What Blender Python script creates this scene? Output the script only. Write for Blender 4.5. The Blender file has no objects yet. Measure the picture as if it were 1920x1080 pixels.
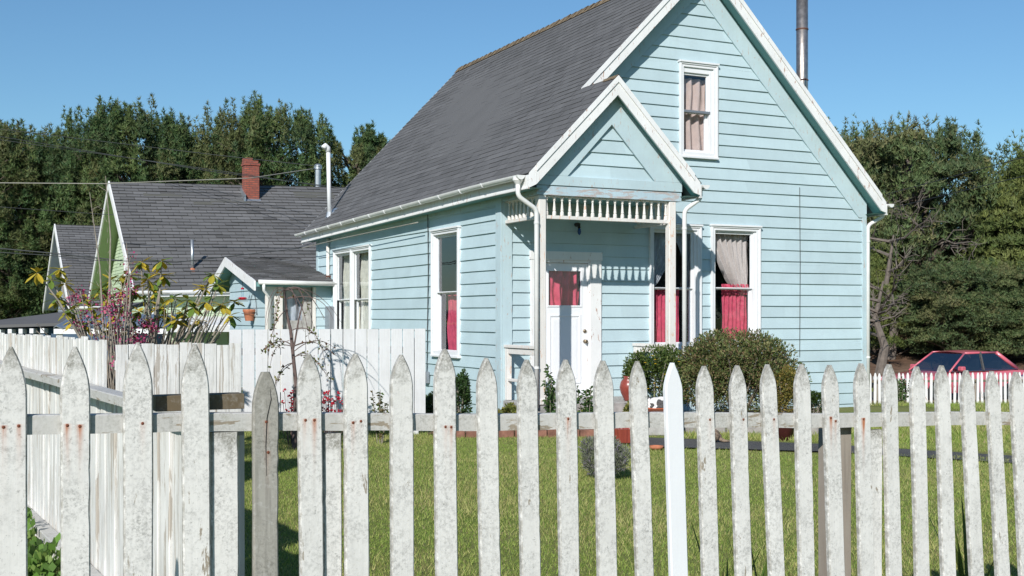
import bpy, math, random
import numpy as np
from mathutils import Vector, Matrix
rnd = random.Random(7)
sc = bpy.context.scene
C = sc.collection
F_, CX, VH, H = 2240.0, 960.0, 592.0, 1.6
A = (.8968, .4425); Bd = (-.4424, .8968)
ANG = math.atan2(A[1], A[0])
P0 = (-.1527, 18.0)
def at(u, v, Y): return ((u-CX)/F_*Y, Y, H+(VH-v)/F_*Y)
def toL(p, o=P0):                     # world -> house-local
    dx, dy = p[0]-o[0], p[1]-o[1]
    return (dx*A[0]+dy*A[1], dx*Bd[0]+dy*Bd[1], p[2])
def toW(s, t, z, o=P0): return (o[0]+A[0]*s+Bd[0]*t, o[1]+A[1]*s+Bd[1]*t, z)

# ---------------------------------------------------------------- materials
def newmat(name):
    m = bpy.data.materials.new(name); m.use_nodes = True
    nt = m.node_tree; nt.nodes.clear()
    out = nt.nodes.new('ShaderNodeOutputMaterial'); bs = nt.nodes.new('ShaderNodeBsdfPrincipled')
    nt.links.new(bs.outputs[0], out.inputs[0])
    return m, nt, bs
class G:
    """small node-graph helper"""
    def __init__(s, nt): s.nt = nt
    def n(s, t, ins=None, **kw):
        nd = s.nt.nodes.new(t)
        for k, v in kw.items(): setattr(nd, k, v)
        for k, v in (ins or {}).items(): s.put(nd.inputs[k], v)
        return nd
    def put(s, sock, v):
        if isinstance(v, bpy.types.NodeSocket): s.nt.links.new(v, sock)
        elif isinstance(v, tuple) and len(v) == 3 and sock.type == 'RGBA': sock.default_value = (*v, 1)
        else: sock.default_value = v
    def co(s, kind='Object', scale=(1,1,1), loc=(0,0,0), rand=False):
        tc = s.n('ShaderNodeTexCoord'); vec = tc.outputs[kind]
        if rand:
            oi = s.n('ShaderNodeObjectInfo')
            mu = s.n('ShaderNodeMath', {0: oi.outputs['Random'], 1: 37.0}, operation='MULTIPLY')
            ad = s.n('ShaderNodeVectorMath', {0: vec, 1: mu.outputs[0]}, operation='ADD'); vec = ad.outputs[0]
        mp = s.n('ShaderNodeMapping', {'Vector': vec, 'Scale': scale, 'Location': loc})
        return mp.outputs[0]
    def noise(s, vec, scale, detail=4, rough=.6, dist=0):
        return s.n('ShaderNodeTexNoise', {'Vector': vec, 'Scale': scale, 'Detail': detail, 'Roughness': rough, 'Distortion': dist}).outputs[0]
    def ramp(s, fac, a, b, ca=(0,0,0), cb=(1,1,1)):
        r = s.n('ShaderNodeValToRGB', {'Fac': fac}); e = r.color_ramp.elements
        e[0].position = a; e[1].position = b; e[0].color = (*ca, 1); e[1].color = (*cb, 1)
        return r.outputs[0]
    def mix(s, fac, a, b, mode='MIX'):
        m = s.n('ShaderNodeMix', data_type='RGBA', blend_type=mode)
        s.put(m.inputs[0], fac); s.put(m.inputs[6], a); s.put(m.inputs[7], b)
        return m.outputs[2]
    def math(s, op, a, b=0.0, clamp=False):
        m = s.n('ShaderNodeMath', operation=op, use_clamp=clamp); s.put(m.inputs[0], a); s.put(m.inputs[1], b)
        return m.outputs[0]
    def bump(s, h, strength=.3, dist=.01, nrm=None):
        b = s.n('ShaderNodeBump', {'Height': h, 'Strength': strength, 'Distance': dist})
        if nrm: s.put(b.inputs['Normal'], nrm)
        return b.outputs[0]
def plain(name, col, rough=.6, metal=0, var=.15, scale=8, spec=.5, bump=0):
    m, nt, bs = newmat(name); g = G(nt)
    v = g.noise(g.co(), scale, 5)
    c = g.mix(g.ramp(v, .3, .7), tuple(x*(1-var) for x in col), tuple(min(1, x*(1+var)) for x in col))
    g.put(bs.inputs['Base Color'], c); bs.inputs['Roughness'].default_value = rough; bs.inputs['Metallic'].default_value = metal
    bs.inputs['Specular IOR Level'].default_value = spec
    if bump: g.put(bs.inputs['Normal'], g.bump(g.noise(g.co(), scale*4, 3), bump, .005))
    return m
def vcol(name, rough=.7, sub=0, var=.2, scale=30, spec=.3, trans=0):
    """colour comes from the mesh colour attribute (natural leaf-to-leaf variation)"""
    m, nt, bs = newmat(name); g = G(nt)
    a = g.n('ShaderNodeVertexColor', layer_name='Col').outputs[0]
    g.put(bs.inputs['Base Color'], a); bs.inputs['Roughness'].default_value = rough
    bs.inputs['Specular IOR Level'].default_value = spec
    if trans:
        tr = g.n('ShaderNodeBsdfTranslucent', {'Color': a}); mx = g.n('ShaderNodeMixShader', {0: trans})
        nt.links.new(bs.outputs[0], mx.inputs[1]); nt.links.new(tr.outputs[0], mx.inputs[2])
        out = [n for n in nt.nodes if n.type == 'OUTPUT_MATERIAL'][0]; nt.links.new(mx.outputs[0], out.inputs[0])
    return m

def paint(name, col, grime=(.35,.34,.29), wood=(.25,.21,.17), lichen=.5, peel=.0, streak=.25, rust=False, grain=.15, rough=.75, topdirt=0.0, vary=.06, rand=True, fresh=False, mottle=0, horiz=False, pz=.28, boards=False):
    """old exterior paint on wood: mottled lichen, vertical streaks, cracks, peeled bits"""
    m, nt, bs = newmat(name); g = G(nt)
    co = g.co(rand=rand)
    big = g.noise(co, 2.2, 3); mott = g.noise(co, 26, 6, .7, .3); fine = g.noise(co, 140, 4, .7)
    st = g.noise(g.co(scale=(1,1,.05), rand=rand), 60, 5, .65)
    st2 = g.noise(g.co(scale=(1,1,.12), rand=rand), 14, 4, .6)
    c = g.mix(g.ramp(big, .3, .7), tuple(x*(1-vary) for x in col), tuple(min(1, x*(1+vary)) for x in col))
    c = g.mix(g.math('MULTIPLY', g.ramp(st, .5, .72), streak), c, tuple(x*.62 for x in col))
    c = g.mix(g.math('MULTIPLY', g.ramp(st2, .5, .75), streak*.8), c, grime)
    if boards:
        c = g.mix(1.0, c, g.n('ShaderNodeVertexColor', layer_name='Col').outputs[0], 'MULTIPLY')
        c = g.mix(g.math('MULTIPLY', g.ramp(g.noise(g.co(scale=(.5,.5,1.6)), 2.6, 7, .72, .8), .60, .74), .28), c, (.36,.42,.42))
    if mottle:
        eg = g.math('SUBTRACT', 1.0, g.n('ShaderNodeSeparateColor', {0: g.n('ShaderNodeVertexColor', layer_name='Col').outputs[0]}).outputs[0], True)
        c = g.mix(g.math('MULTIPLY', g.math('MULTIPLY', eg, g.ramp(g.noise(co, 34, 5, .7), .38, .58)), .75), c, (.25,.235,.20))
        mk = g.ramp(g.noise(co, 75, 6, .78, .2), .46, .62); rg = g.ramp(g.noise(co, 7, 4, .6), .35, .65)
        c = g.mix(g.math('MULTIPLY', g.math('MULTIPLY', mk, rg), .68*mottle), c, tuple(x*.62 for x in grime))
        c = g.mix(g.math('MULTIPLY', g.ramp(g.noise(co, 38, 5, .7), .55, .72), .3*mottle), c, (.74,.73,.71))
    if lichen:
        k = g.math('MULTIPLY', g.ramp(mott, .52, .66), g.ramp(fine, .38, .6)); k = g.math('MULTIPLY', k, g.ramp(g.noise(co, 5, 3), .35, .62))
        c = g.mix(g.math('MULTIPLY', k, lichen), c, grime)
        c = g.mix(g.math('MULTIPLY', g.ramp(g.noise(co, 60, 5, .75), .6, .68), lichen*.7), c, (.16,.16,.145))
    if peel:
        pk = g.math('MULTIPLY', g.ramp(g.noise(g.co(scale=(.22,.22,1) if horiz else (1,1,pz), rand=rand), 22, 6, .7, .4), .62-.12*peel, .64-.12*peel), 1)
        wc = g.mix(st, wood, tuple(x*1.7 for x in wood)); c = g.mix(pk, c, wc)
    if topdirt:
        # dark lichen grown on the pointed tops
        sep = g.n('ShaderNodeSeparateXYZ', {0: g.n('ShaderNodeTexCoord').outputs['Generated']})
        tz = g.math('ADD', sep.outputs[2], g.math('MULTIPLY', g.math('SUBTRACT', mott, .5), .25))
        c = g.mix(g.math('MULTIPLY', g.math('MULTIPLY', g.ramp(tz, .93, 1.03), g.ramp(fine, .3, .55)), topdirt), c, (.2,.19,.16))
    if rust:
        ob = g.n('ShaderNodeTexCoord').outputs['Object']; s2 = g.n('ShaderNodeSeparateXYZ', {0: ob})
        for q in ('a', 'b'):
            ax = g.n('ShaderNodeAttribute', attribute_type='OBJECT', attribute_name='rust_x'+q).outputs['Fac']
            az = g.n('ShaderNodeAttribute', attribute_type='OBJECT', attribute_name='rust_z'+q).outputs['Fac']
            am = g.n('ShaderNodeAttribute', attribute_type='OBJECT', attribute_name='rust_m'+q).outputs['Fac']
            dx = g.math('SUBTRACT', s2.outputs[0], ax); dz = g.math('SUBTRACT', az, s2.outputs[2])
            gx = g.math('POWER', 2.718, g.math('MULTIPLY', g.math('MULTIPLY', dx, dx), -14000.0))
            up = g.math('GREATER_THAN', dz, -.006)
            gz = g.math('POWER', 2.718, g.math('MULTIPLY', g.math('ABSOLUTE', dz), -20.0))
            k = g.math('MULTIPLY', g.math('MULTIPLY', gx, g.math('MULTIPLY', gz, up)), am, True)
            k = g.math('MULTIPLY', k, g.ramp(st, .3, .6), True)
            c = g.mix(k, c, (.42,.13,.04))
    g.put(bs.inputs['Base Color'], c)
    bs.inputs['Roughness'].default_value = rough; bs.inputs['Specular IOR Level'].default_value = .25
    h = g.math('ADD', g.math('MULTIPLY', st, grain*4), g.math('MULTIPLY', mott, .5))
    g.put(bs.inputs['Normal'], g.bump(h, .35 if not fresh else .12, .004))
    return m

M = {}
M['picket'] = paint('weathered_white_paint', (.685,.67,.64), lichen=.9, streak=.22, rust=True, topdirt=.85, vary=.07, grime=(.36,.355,.335), mottle=1.0, peel=-.25, wood=(.22,.19,.15))
M['picket_new'] = paint('fresh_white_paint', (.74,.75,.77), lichen=0, streak=.04, grain=.05, fresh=True, vary=.02)
M['picket_grey'] = paint('bare_grey_wood', (.34,.325,.29), lichen=.5, streak=.95, peel=0, rust=True, topdirt=.6, grime=(.19,.18,.155), mottle=.9)
M['rail'] = paint('rail_paint', (.5,.49,.465), lichen=.9, streak=.1, peel=.3, wood=(.2,.17,.13), horiz=True, mottle=1)
M['oldwhite'] = paint('old_cream_white_paint', (.71,.70,.67), lichen=.35, streak=.7, peel=.55, wood=(.33,.30,.26), pz=.07, rand=False, vary=.1)
M['fencewhite'] = paint('white_board_paint', (.72,.72,.72), lichen=.2, streak=.2, peel=.0, wood=(.2,.16,.13), rand=False)
M['brownwood'] = paint('raw_brown_wood', (.13,.10,.06), lichen=.3, streak=.3, peel=0, mottle=.5)
M['greypost'] = paint('grey_brown_wood', (.30,.26,.22), lichen=.3, streak=.6)
M['trim'] = paint('white_trim_paint', (.76,.76,.75), lichen=.08, streak=.12, peel=.1, wood=(.34,.24,.2), grime=(.5,.47,.42))
M['trimpink'] = paint('primer_cream_paint', (.72,.695,.655), lichen=.1, streak=.2, peel=.15, wood=(.5,.33,.24), grime=(.5,.4,.33))
M['sash'] = paint('white_sash_paint', (.73,.74,.75), lichen=0, streak=.06, fresh=True)
M['blue'] = paint('pale_blue_paint', (.455,.575,.61), boards=True, lichen=.12, streak=.09, peel=0, grime=(.30,.40,.42), vary=.045, rand=False)
M['bluetrim'] = paint('pale_blue_trim_paint', (.46,.58,.615), lichen=.08, streak=.1, peel=.14, wood=(.33,.31,.29), grime=(.30,.40,.42), rand=False)
M['peelblue'] = paint('peeling_blue_board', (.44,.56,.62), lichen=.2, streak=.3, peel=.8, wood=(.32,.29,.28), rand=False, horiz=True)
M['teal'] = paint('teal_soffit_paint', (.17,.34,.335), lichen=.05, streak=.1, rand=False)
M['gutter'] = plain('white_gutter_plastic', (.72,.72,.7), .35, var=.08, scale=5)
M['green'] = paint('pale_green_paint', (.50,.60,.42), lichen=.05, streak=.1, rand=False)
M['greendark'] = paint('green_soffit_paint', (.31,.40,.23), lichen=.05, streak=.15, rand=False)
M['greywall'] = paint('grey_blue_paint', (.34,.38,.44), lichen=.05, streak=.1, rand=False)
M['navy'] = plain('dark_blue_board', (.045,.085,.14), .7)
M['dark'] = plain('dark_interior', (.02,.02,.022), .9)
M['metalgrey'] = plain('grey_metal', (.33,.35,.38), .45, .6, .1)
M['galv'] = plain('galvanised_sheet', (.5,.52,.53), .4, .8, .15)
M['flue'] = plain('weathered_steel', (.48,.43,.38), .38, .9, .3, 14)
M['rod'] = plain('rusty_rod', (.12,.05,.035), .8)
M['wire'] = plain('wire_sheath', (.03,.035,.035), .6)
M['wirelight'] = plain('pale_wire_sheath', (.28,.27,.23), .6)
M['nail'] = plain('rusty_nail', (.16,.045,.02), .85)
M['terra'] = plain('terracotta', (.42,.15,.075), .8, var=.25, scale=14)
M['orange'] = plain('orange_glazed_clay', (.58,.13,.05), .4)
M['redpot'] = plain('red_glazed_clay', (.24,.05,.035), .3)
M['maroon'] = plain('maroon_plastic', (.09,.02,.022), .5)
M['brass'] = plain('aged_brass', (.32,.25,.17), .35, .9)
M['bluebulb'] = plain('blue_glass_bulb', (.02,.07,.22), .1)
M['blackmetal'] = plain('black_metal', (.02,.02,.02), .5)
M['red'] = plain('red_plastic', (.5,.015,.03), .3)
M['oldbrick'] = plain('old_edging_brick', (.20,.095,.065), .95, var=.45, scale=9, bump=.5)
M['stone'] = plain('border_stone', (.27,.25,.23), .9, var=.3, bump=.5)
M['bark'] = plain('grey_brown_bark', (.13,.1,.08), .95, var=.35, scale=6, bump=.6)
M['deadbark'] = plain('dead_grey_wood', (.15,.125,.105), .95, var=.3, scale=6)
M['twig'] = plain('purple_brown_twig', (.13,.09,.08), .85, var=.3, scale=20)
M['stem'] = plain('pale_stem_bark', (.27,.235,.19), .9, var=.3, scale=20)
M['leaf'] = vcol('leaf', .55, trans=.25)
M['needle'] = vcol('needles', .65, trans=.05)
M['grass'] = vcol('grass_blades', .65, trans=.3)
M['petal'] = vcol('petals', .6, trans=.25)
M['lace'] = plain('lace_curtain', (.62,.52,.46), .9, var=.18, scale=60)
M['beige'] = plain('beige_curtain', (.60,.44,.37), .9, var=.08, scale=9)
M['redcloth'] = plain('red_curtain', (.62,.075,.125), .85, var=.2, scale=12)
M['voile'] = plain('grey_voile_curtain', (.42,.42,.43), .9, var=.12, scale=12)
M['cream'] = plain('cream_curtain', (.65,.6,.48), .9)
M['rubber'] = plain('tyre_rubber', (.02,.02,.02), .8)
M['doorwhite'] = paint('white_door_paint', (.78,.785,.8), lichen=0, streak=.05, fresh=True, vary=.02)
M['conc'] = plain('pale_concrete', (.36,.35,.33), .95, var=.25, scale=9, bump=.4)

def glassmat(name, tint=(.9,.95,1), dark=False):
    m = bpy.data.materials.new(name); m.use_nodes = True; nt = m.node_tree; nt.nodes.clear(); g = G(nt)
    out = g.n('ShaderNodeOutputMaterial')
    ge = g.n('ShaderNodeNewGeometry'); dt = g.n('ShaderNodeVectorMath', {0: ge.outputs['Normal'], 1: ge.outputs['Incoming']}, operation='DOT_PRODUCT')
    fr_ = g.math('ADD', g.math('MULTIPLY', g.math('POWER', g.math('SUBTRACT', 1.0, g.math('ABSOLUTE', dt.outputs['Value']), True), 4.0), .8), .10 if not dark else .2)
    wv = g.bump(g.noise(g.co(), 3.0, 2), .05, .02)
    gl = g.n('ShaderNodeBsdfGlossy', {'Roughness': .01, 'Normal': wv, 'Color': (.95,.97,1,1)})
    tr = g.n('ShaderNodeBsdfTransparent', {'Color': (*tint, 1)})
    mx = g.n('ShaderNodeMixShader', {0: fr_})
    nt.links.new(tr.outputs[0], mx.inputs[1]); nt.links.new(gl.outputs[0], mx.inputs[2]); nt.links.new(mx.outputs[0], out.inputs[0])
    return m
M['glass'] = glassmat('window_glass'); M['carglass'] = glassmat('tinted_car_glass', (.42,.50,.52), True)
def carpaint(name, col, rough=.35, coat=.4):
    m, nt, bs = newmat(name); g = G(nt)
    g.put(bs.inputs['Base Color'], g.mix(g.ramp(g.noise(g.co(), 5, 4), .3, .7), tuple(x*.9 for x in col), col))
    bs.inputs['Roughness'].default_value = rough; bs.inputs['Coat Weight'].default_value = coat
    return m
M['carred'] = carpaint('faded_red_car_paint', (.62,.13,.17), .3, .7); M['carblue'] = carpaint('dark_blue_car_paint', (.02,.04,.13), .25, .8)
M['chrome'] = plain('chrome', (.6,.6,.6), .2, 1, .02); M['lens'] = plain('lamp_lens', (.6,.6,.58), .15); M['redlens'] = plain('red_lens', (.4,.02,.02), .2)

def shinglemat(name, base, rough=.95):
    m, nt, bs = newmat(name); g = G(nt)
    a = g.n('ShaderNodeVertexColor', layer_name='Col').outputs[0]
    co = g.co()
    gr = g.noise(co, 180, 3, .8); bl = g.noise(co, 1.3, 5, .6)
    c = g.mix(1.0, base, a, 'MULTIPLY')
    c = g.mix(g.math('MULTIPLY', g.ramp(gr, .35, .7), .35), c, tuple(x*2.0 for x in base))
    c = g.mix(g.math('MULTIPLY', g.ramp(bl, .45, .75), .35), c, tuple(x*.72 for x in base))
    c = g.mix(g.math('MULTIPLY', g.ramp(g.noise(co, 9, 6, .7), .66, .74), .5), c, (.05,.045,.035))
    g.put(bs.inputs['Base Color'], c); bs.inputs['Roughness'].default_value = rough; bs.inputs['Specular IOR Level'].default_value = .2
    g.put(bs.inputs['Normal'], g.bump(gr, .4, .004))
    return m
M['shingle'] = shinglemat('charcoal_shingle', (.108,.107,.108)); M['shingle2'] = shinglemat('grey_shingle', (.125,.124,.124))
M['moss'] = plain('orange_lichen_ridge', (.17,.125,.075), .95, var=.75, scale=12, bump=.8)
def brickmat():
    m, nt, bs = newmat('red_brick'); g = G(nt)
    tc = g.n('ShaderNodeTexCoord'); sx = g.n('ShaderNodeSeparateXYZ', {0: tc.outputs['Object']})
    u = g.math('ADD', sx.outputs[0], sx.outputs[1])
    cv = g.n('ShaderNodeCombineXYZ', {0: u, 1: sx.outputs[2]})
    br = g.n('ShaderNodeTexBrick', {'Vector': cv.outputs[0], 'Color1': (.40,.10,.06,1), 'Color2': (.24,.06,.045,1), 'Mortar': (.10,.06,.05,1), 'Scale': 1.0, 'Mortar Size': .012, 'Brick Width': .21, 'Row Height': .075})
    g.put(bs.inputs['Base Color'], g.mix(.25, br.outputs[0], g.ramp(g.noise(g.co(), 12, 5), .3, .8, (.17,.06,.045), (.42,.14,.09))))
    bs.inputs['Roughness'].default_value = .9; g.put(bs.inputs['Normal'], g.bump(br.outputs[1], -.4, .01)); return m
M['brick'] = brickmat()
def groundmat(name, a, b, c3, s1=.6, s2=30):
    m, nt, bs = newmat(name); g = G(nt); co = g.co()
    c = g.mix(g.ramp(g.noise(co, s1, 5, .65), .35, .65), a, b)
    c = g.mix(g.ramp(g.noise(co, s2, 6, .75), .45, .75), c, c3)
    g.put(bs.inputs['Base Color'], c); bs.inputs['Roughness'].default_value = 1; bs.inputs['Specular IOR Level'].default_value = .1
    g.put(bs.inputs['Normal'], g.bump(g.noise(co, s2, 6, .8), .6, .03)); return m
M['soil'] = groundmat('lawn_soil', (.17,.22,.05), (.22,.22,.08), (.13,.14,.05), .9)
M['duff'] = groundmat('pine_duff', (.12,.07,.045), (.20,.13,.09), (.05,.035,.02), .35, 3)
M['asphalt'] = groundmat('asphalt', (.10,.10,.10), (.14,.138,.13), (.07,.07,.07), 1, 60)

# ---------------------------------------------------------------- mesh builder
class MB:
    def __init__(s): s.v = []; s.f = []; s.c = []; s.col = (1,1,1)
    def add(s, vs, fs, col=None):
        o = len(s.v); s.v += [tuple(p) for p in vs]; s.f += [tuple(i+o for i in f) for f in fs]; s.c += [col or s.col]*len(fs); return s
    def quad(s, *p, col=None): return s.add(p, [tuple(range(len(p)))], col)
    def box(s, x0, x1, y0, y1, z0, z1, col=None):
        return s.hexa([(x0,y0,z0),(x1,y0,z0),(x1,y1,z0),(x0,y1,z0),(x0,y0,z1),(x1,y0,z1),(x1,y1,z1),(x0,y1,z1)], col)
    def hexa(s, P, col=None):
        return s.add(P, [(0,3,2,1),(4,5,6,7),(0,1,5,4),(1,2,6,5),(2,3,7,6),(3,0,4,7)], col)
    def bbox(s, x0, x1, y0, y1, z0, z1, b=.004, col=None):
        """box with bevelled edges"""
        b = min(b, (x1-x0)*.45, (y1-y0)*.45, (z1-z0)*.45)
        xs, ys, zs = (x0, x1), (y0, y1), (z0, z1); idx = {}; V = []
        for i in (0,1):
            for j in (0,1):
                for k in (0,1):
                    for ax in range(3):
                        p = [xs[i], ys[j], zs[k]]
                        for q, (w, lo) in enumerate(((i,0),(j,0),(k,0))):
                            if q != ax: p[q] += b if w == 0 else -b
                        idx[i,j,k,ax] = len(V); V.append(tuple(p))
        Fs = []
        for ax, oth in ((0,(1,2)),(1,(0,2)),(2,(0,1))):
            for w in (0,1):
                r = []
                for a_, b_ in ((0,0),(1,0),(1,1),(0,1)):
                    t = [0,0,0]; t[ax] = w; t[oth[0]] = a_; t[oth[1]] = b_; r.append(idx[(*t, ax)])
                Fs.append(tuple(r))
        for ax, oth in ((0,(1,2)),(1,(0,2)),(2,(0,1))):
            for a_ in (0,1):
                for b_ in (0,1):
                    r = []
                    for w, e in ((0,oth[0]),(0,oth[1]),(1,oth[1]),(1,oth[0])):
                        t = [0,0,0]; t[ax] = w; t[oth[0]] = a_; t[oth[1]] = b_; r.append(idx[(*t, e)])
                    Fs.append(tuple(r))
        for i in (0,1):
            for j in (0,1):
                for k in (0,1): Fs.append((idx[i,j,k,0], idx[i,j,k,1], idx[i,j,k,2]))
        return s.add(V, Fs, col)
    def tube(s, pts, r, n=8, col=None, caps=True):
        pts = [Vector(p) for p in pts]; rs = r if isinstance(r, (list, tuple)) else [r]*len(pts)
        V = []; prev = None
        for i, p in enumerate(pts):
            d = (pts[min(i+1, len(pts)-1)]-pts[max(i-1, 0)]); d = d.normalized() if d.length > 1e-9 else Vector((0,0,1))
            if prev is None: u = d.cross(Vector((0,0,1)) if abs(d.z) < .9 else Vector((1,0,0))).normalized()
            else: u = (prev - d*prev.dot(d)).normalized()
            prev = u; w = d.cross(u)
            for k in range(n):
                a = 2*math.pi*k/n; V.append(tuple(p+(u*math.cos(a)+w*math.sin(a))*rs[i]))
        Fs = [(i*n+k, i*n+(k+1) % n, (i+1)*n+(k+1) % n, (i+1)*n+k) for i in range(len(pts)-1) for k in range(n)]
        if caps: Fs += [tuple(range(n-1, -1, -1)), tuple((len(pts)-1)*n+k for k in range(n))]
        return s.add(V, Fs, col)
    def lathe(s, prof, c=(0,0,0), n=20, col=None, flute=0):
        V = []
        for r, z in prof:
            for k in range(n):
                a = 2*math.pi*k/n; q = r*(1+flute*(k % 2)); V.append((c[0]+q*math.cos(a), c[1]+q*math.sin(a), c[2]+z))
        m = len(prof)
        Fs = [(i*n+k, i*n+(k+1) % n, (i+1)*n+(k+1) % n, (i+1)*n+k) for i in range(m-1) for k in range(n)]
        Fs += [tuple(range(n-1, -1, -1)), tuple((m-1)*n+k for k in range(n))]
        return s.add(V, Fs, col)
    def prism(s, poly, d0, d1, fn, col=None):
        """poly in 2D (p,q); fn(p,q,d)->xyz"""
        n = len(poly); V = [fn(p, q, d0) for p, q in poly]+[fn(p, q, d1) for p, q in poly]
        return s.add(V, [tuple(range(n)), tuple(range(2*n-1, n-1, -1))]+[(i, (i+1) % n+0, (i+1) % n+n, i+n)[::-1] for i in range(n)], col)
    def build(s, name, mat, parent=None, smooth=False, loc=None, label=None, recalc=True):
        me = bpy.data.meshes.new(name); me.from_pydata(s.v, [], s.f)
        at_ = me.color_attributes.new('Col', 'FLOAT_COLOR', 'CORNER')
        cols = np.ones((len(me.loops), 4), dtype=np.float32); k = 0
        ln = np.array([len(f) for f in s.f]); cc = np.array([tuple(c)[:3] for c in s.c], dtype=np.float32).reshape(-1, 3)
        cols[:, :3] = np.repeat(cc, ln, axis=0); at_.data.foreach_set('color', cols.ravel())
        if recalc:
            import bmesh
            bm = bmesh.new(); bm.from_mesh(me); bmesh.ops.recalc_face_normals(bm, faces=bm.faces); bm.to_mesh(me); bm.free()
        me.materials.append(mat)
        if smooth:
            me.polygons.foreach_set('use_smooth', [True]*len(me.polygons))
        o = bpy.data.objects.new(name, me); C.objects.link(o)
        if parent: o.parent = parent
        if loc: o.location = loc
        if label: o['label'] = label
        return o
def npmesh(name, V, Fc, cols, mat, parent=None, n=3, loc=None):
    """fast mesh: V (k,3), faces arranged n verts each in order, cols per face"""
    me = bpy.data.meshes.new(name); nf = len(Fc)
    me.vertices.add(len(V)); me.vertices.foreach_set('co', np.asarray(V, dtype=np.float32).ravel())
    me.loops.add(nf*n); me.loops.foreach_set('vertex_index', np.asarray(Fc, dtype=np.int32).ravel())
    me.polygons.add(nf); me.polygons.foreach_set('loop_start', np.arange(0, nf*n, n, dtype=np.int32)); me.polygons.foreach_set('loop_total', np.full(nf, n, dtype=np.int32))
    me.update(calc_edges=True)
    a = me.color_attributes.new('Col', 'FLOAT_COLOR', 'CORNER'); cc = np.ones((nf, n, 4), dtype=np.float32); cc[:, :, :3] = np.asarray(cols)[:, None, :]
    a.data.foreach_set('color', cc.ravel()); me.materials.append(mat)
    o = bpy.data.objects.new(name, me); C.objects.link(o)
    if parent: o.parent = parent
    if loc: o.location = loc
    return o
def thing(name, label, cat, loc=(0,0,0), rz=0, group=None):
    o = bpy.data.objects.new(name, None); C.objects.link(o); o.location = loc; o.rotation_euler = (0,0,rz)
    o['label'] = label; o['category'] = cat
    if group: o['group'] = group
    return o
def tag(o, label, cat, group=None):
    o['label'] = label; o['category'] = cat
    if group: o['group'] = group
    return o
def kind(o, k): o['kind'] = k; return o
def jit(x, c): return .55*math.sin(3.1*x+c*1.7)+.3*math.sin(9.3*x+c*4.1)+.15*math.sin(23*x+c*2.2)

# ---------------------------------------------------------------- camera, light, sky
cam = bpy.data.cameras.new('camera'); cam.sensor_width = 36; cam.lens = 36*F_/1920; cam.shift_y = (VH-540)/1920; cam.clip_end = 3000; cam.clip_start = .05
co = bpy.data.objects.new('camera', cam); C.objects.link(co); co.location = (0,0,H); co.rotation_euler = (math.pi/2, 0, 0); sc.camera = co
SD = Vector((.4376, 1.5317, -.95)).normalized()
sl = bpy.data.lights.new('sun', 'SUN'); sl.energy = 4.4; sl.angle = math.radians(.55); sl.color = (1, .965, .915)
so = bpy.data.objects.new('sun', sl); C.objects.link(so); so.rotation_euler = SD.to_track_quat('-Z', 'Y').to_euler(); so.location = (-5,-10,15)
w = bpy.data.worlds.new('World'); sc.world = w; w.use_nodes = True; nt = w.node_tree; nt.nodes.clear(); g = G(nt)
sky = g.n('ShaderNodeTexSky', sky_type='NISHITA', sun_disc=False, sun_elevation=math.radians(30.8), sun_rotation=math.pi+.278, altitude=0, air_density=1.15, dust_density=.15, ozone_density=4.5)
bg = g.n('ShaderNodeBackground', {'Color': sky.outputs[0], 'Strength': .093}); ow = g.n('ShaderNodeOutputWorld'); nt.links.new(bg.outputs[0], ow.inputs[0])
tn = g.mix(1.0, sky.outputs[0], (.72, .915, 1.0), 'MULTIPLY'); g.put(bg.inputs['Color'], tn)
sc.view_settings.view_transform = 'Standard'; sc.view_settings.look = 'None'; sc.view_settings.exposure = .2; sc.view_settings.gamma = 1
sc.cycles.max_bounces = 6; sc.cycles.transparent_max_bounces = 12

# ---------------------------------------------------------------- shared makers
def siding(mb, mp, ext, zb, zt, openings=(), e=.19, z0=0.0, lip=.023):
    """clapboards: mp(x,out,z); ext(z)->(x0,x1)"""
    k = math.floor((zb-z0)/e)
    while z0+k*e < zt-1e-6:
        zc = z0+k*e; cuts = {max(zc, zb), min(zc+e, zt)}
        for (a, b, c, d) in openings:
            for q in (c, d):
                if max(zc, zb)+1e-4 < q < min(zc+e, zt)-1e-4: cuts.add(q)
        cuts = sorted(cuts); shade = 1+.0*k
        for za, zb2 in zip(cuts[:-1], cuts[1:]):
            if zb2-za < 1e-5: continue
            xa0, xa1 = ext(za); xb0, xb1 = ext(zb2); zm = (za+zb2)/2
            holes = sorted((a, b) for (a, b, c, d) in openings if c < zm < d)
            segs = []; cur = None
            for a, b in holes: segs.append((cur, a)); cur = b
            segs.append((cur, None))
            for l, r in segs:
                A0 = xa0 if l is None else l; B0 = xb0 if l is None else l
                A1 = xa1 if r is None else r; B1 = xb1 if r is None else r
                if A1-A0 < .005 and B1-B0 < .005: continue
                n = max(1, int(max(A1-A0, B1-B0)/.5))
                lipz = abs(za-zc) < 1e-4
                for i in range(n):
                    q0, q1 = i/n, (i+1)/n
                    def P(q, top, back=False):
                        x = (B0+(B1-B0)*q) if top else (A0+(A1-A0)*q)
                        z = zb2 if top else za
                        o = lip*(1-(z-zc)/e)+.002+(.0 if top else .0025*jit(x, k))
                        if abs(z-zc) < 1e-4 and not top: z += .003*jit(x+5, k*1.3)
                        if back: o = 0
                        return mp(x, o, z)
                    xm = P((q0+q1)/2, 0); hv = math.sin(12.9898*k+78.233*math.floor((xm[0]+xm[1]+1.37*k)/2.9))*43758.5; hv = 1+.11*(hv-math.floor(hv)-.5)
                    mb.quad(P(q0,0), P(q1,0), P(q1,1), P(q0,1), col=(hv, hv, hv))
                    if lipz: mb.quad(P(q0,0,True), P(q1,0,True), P(q1,0), P(q0,0))
        k += 1
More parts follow.
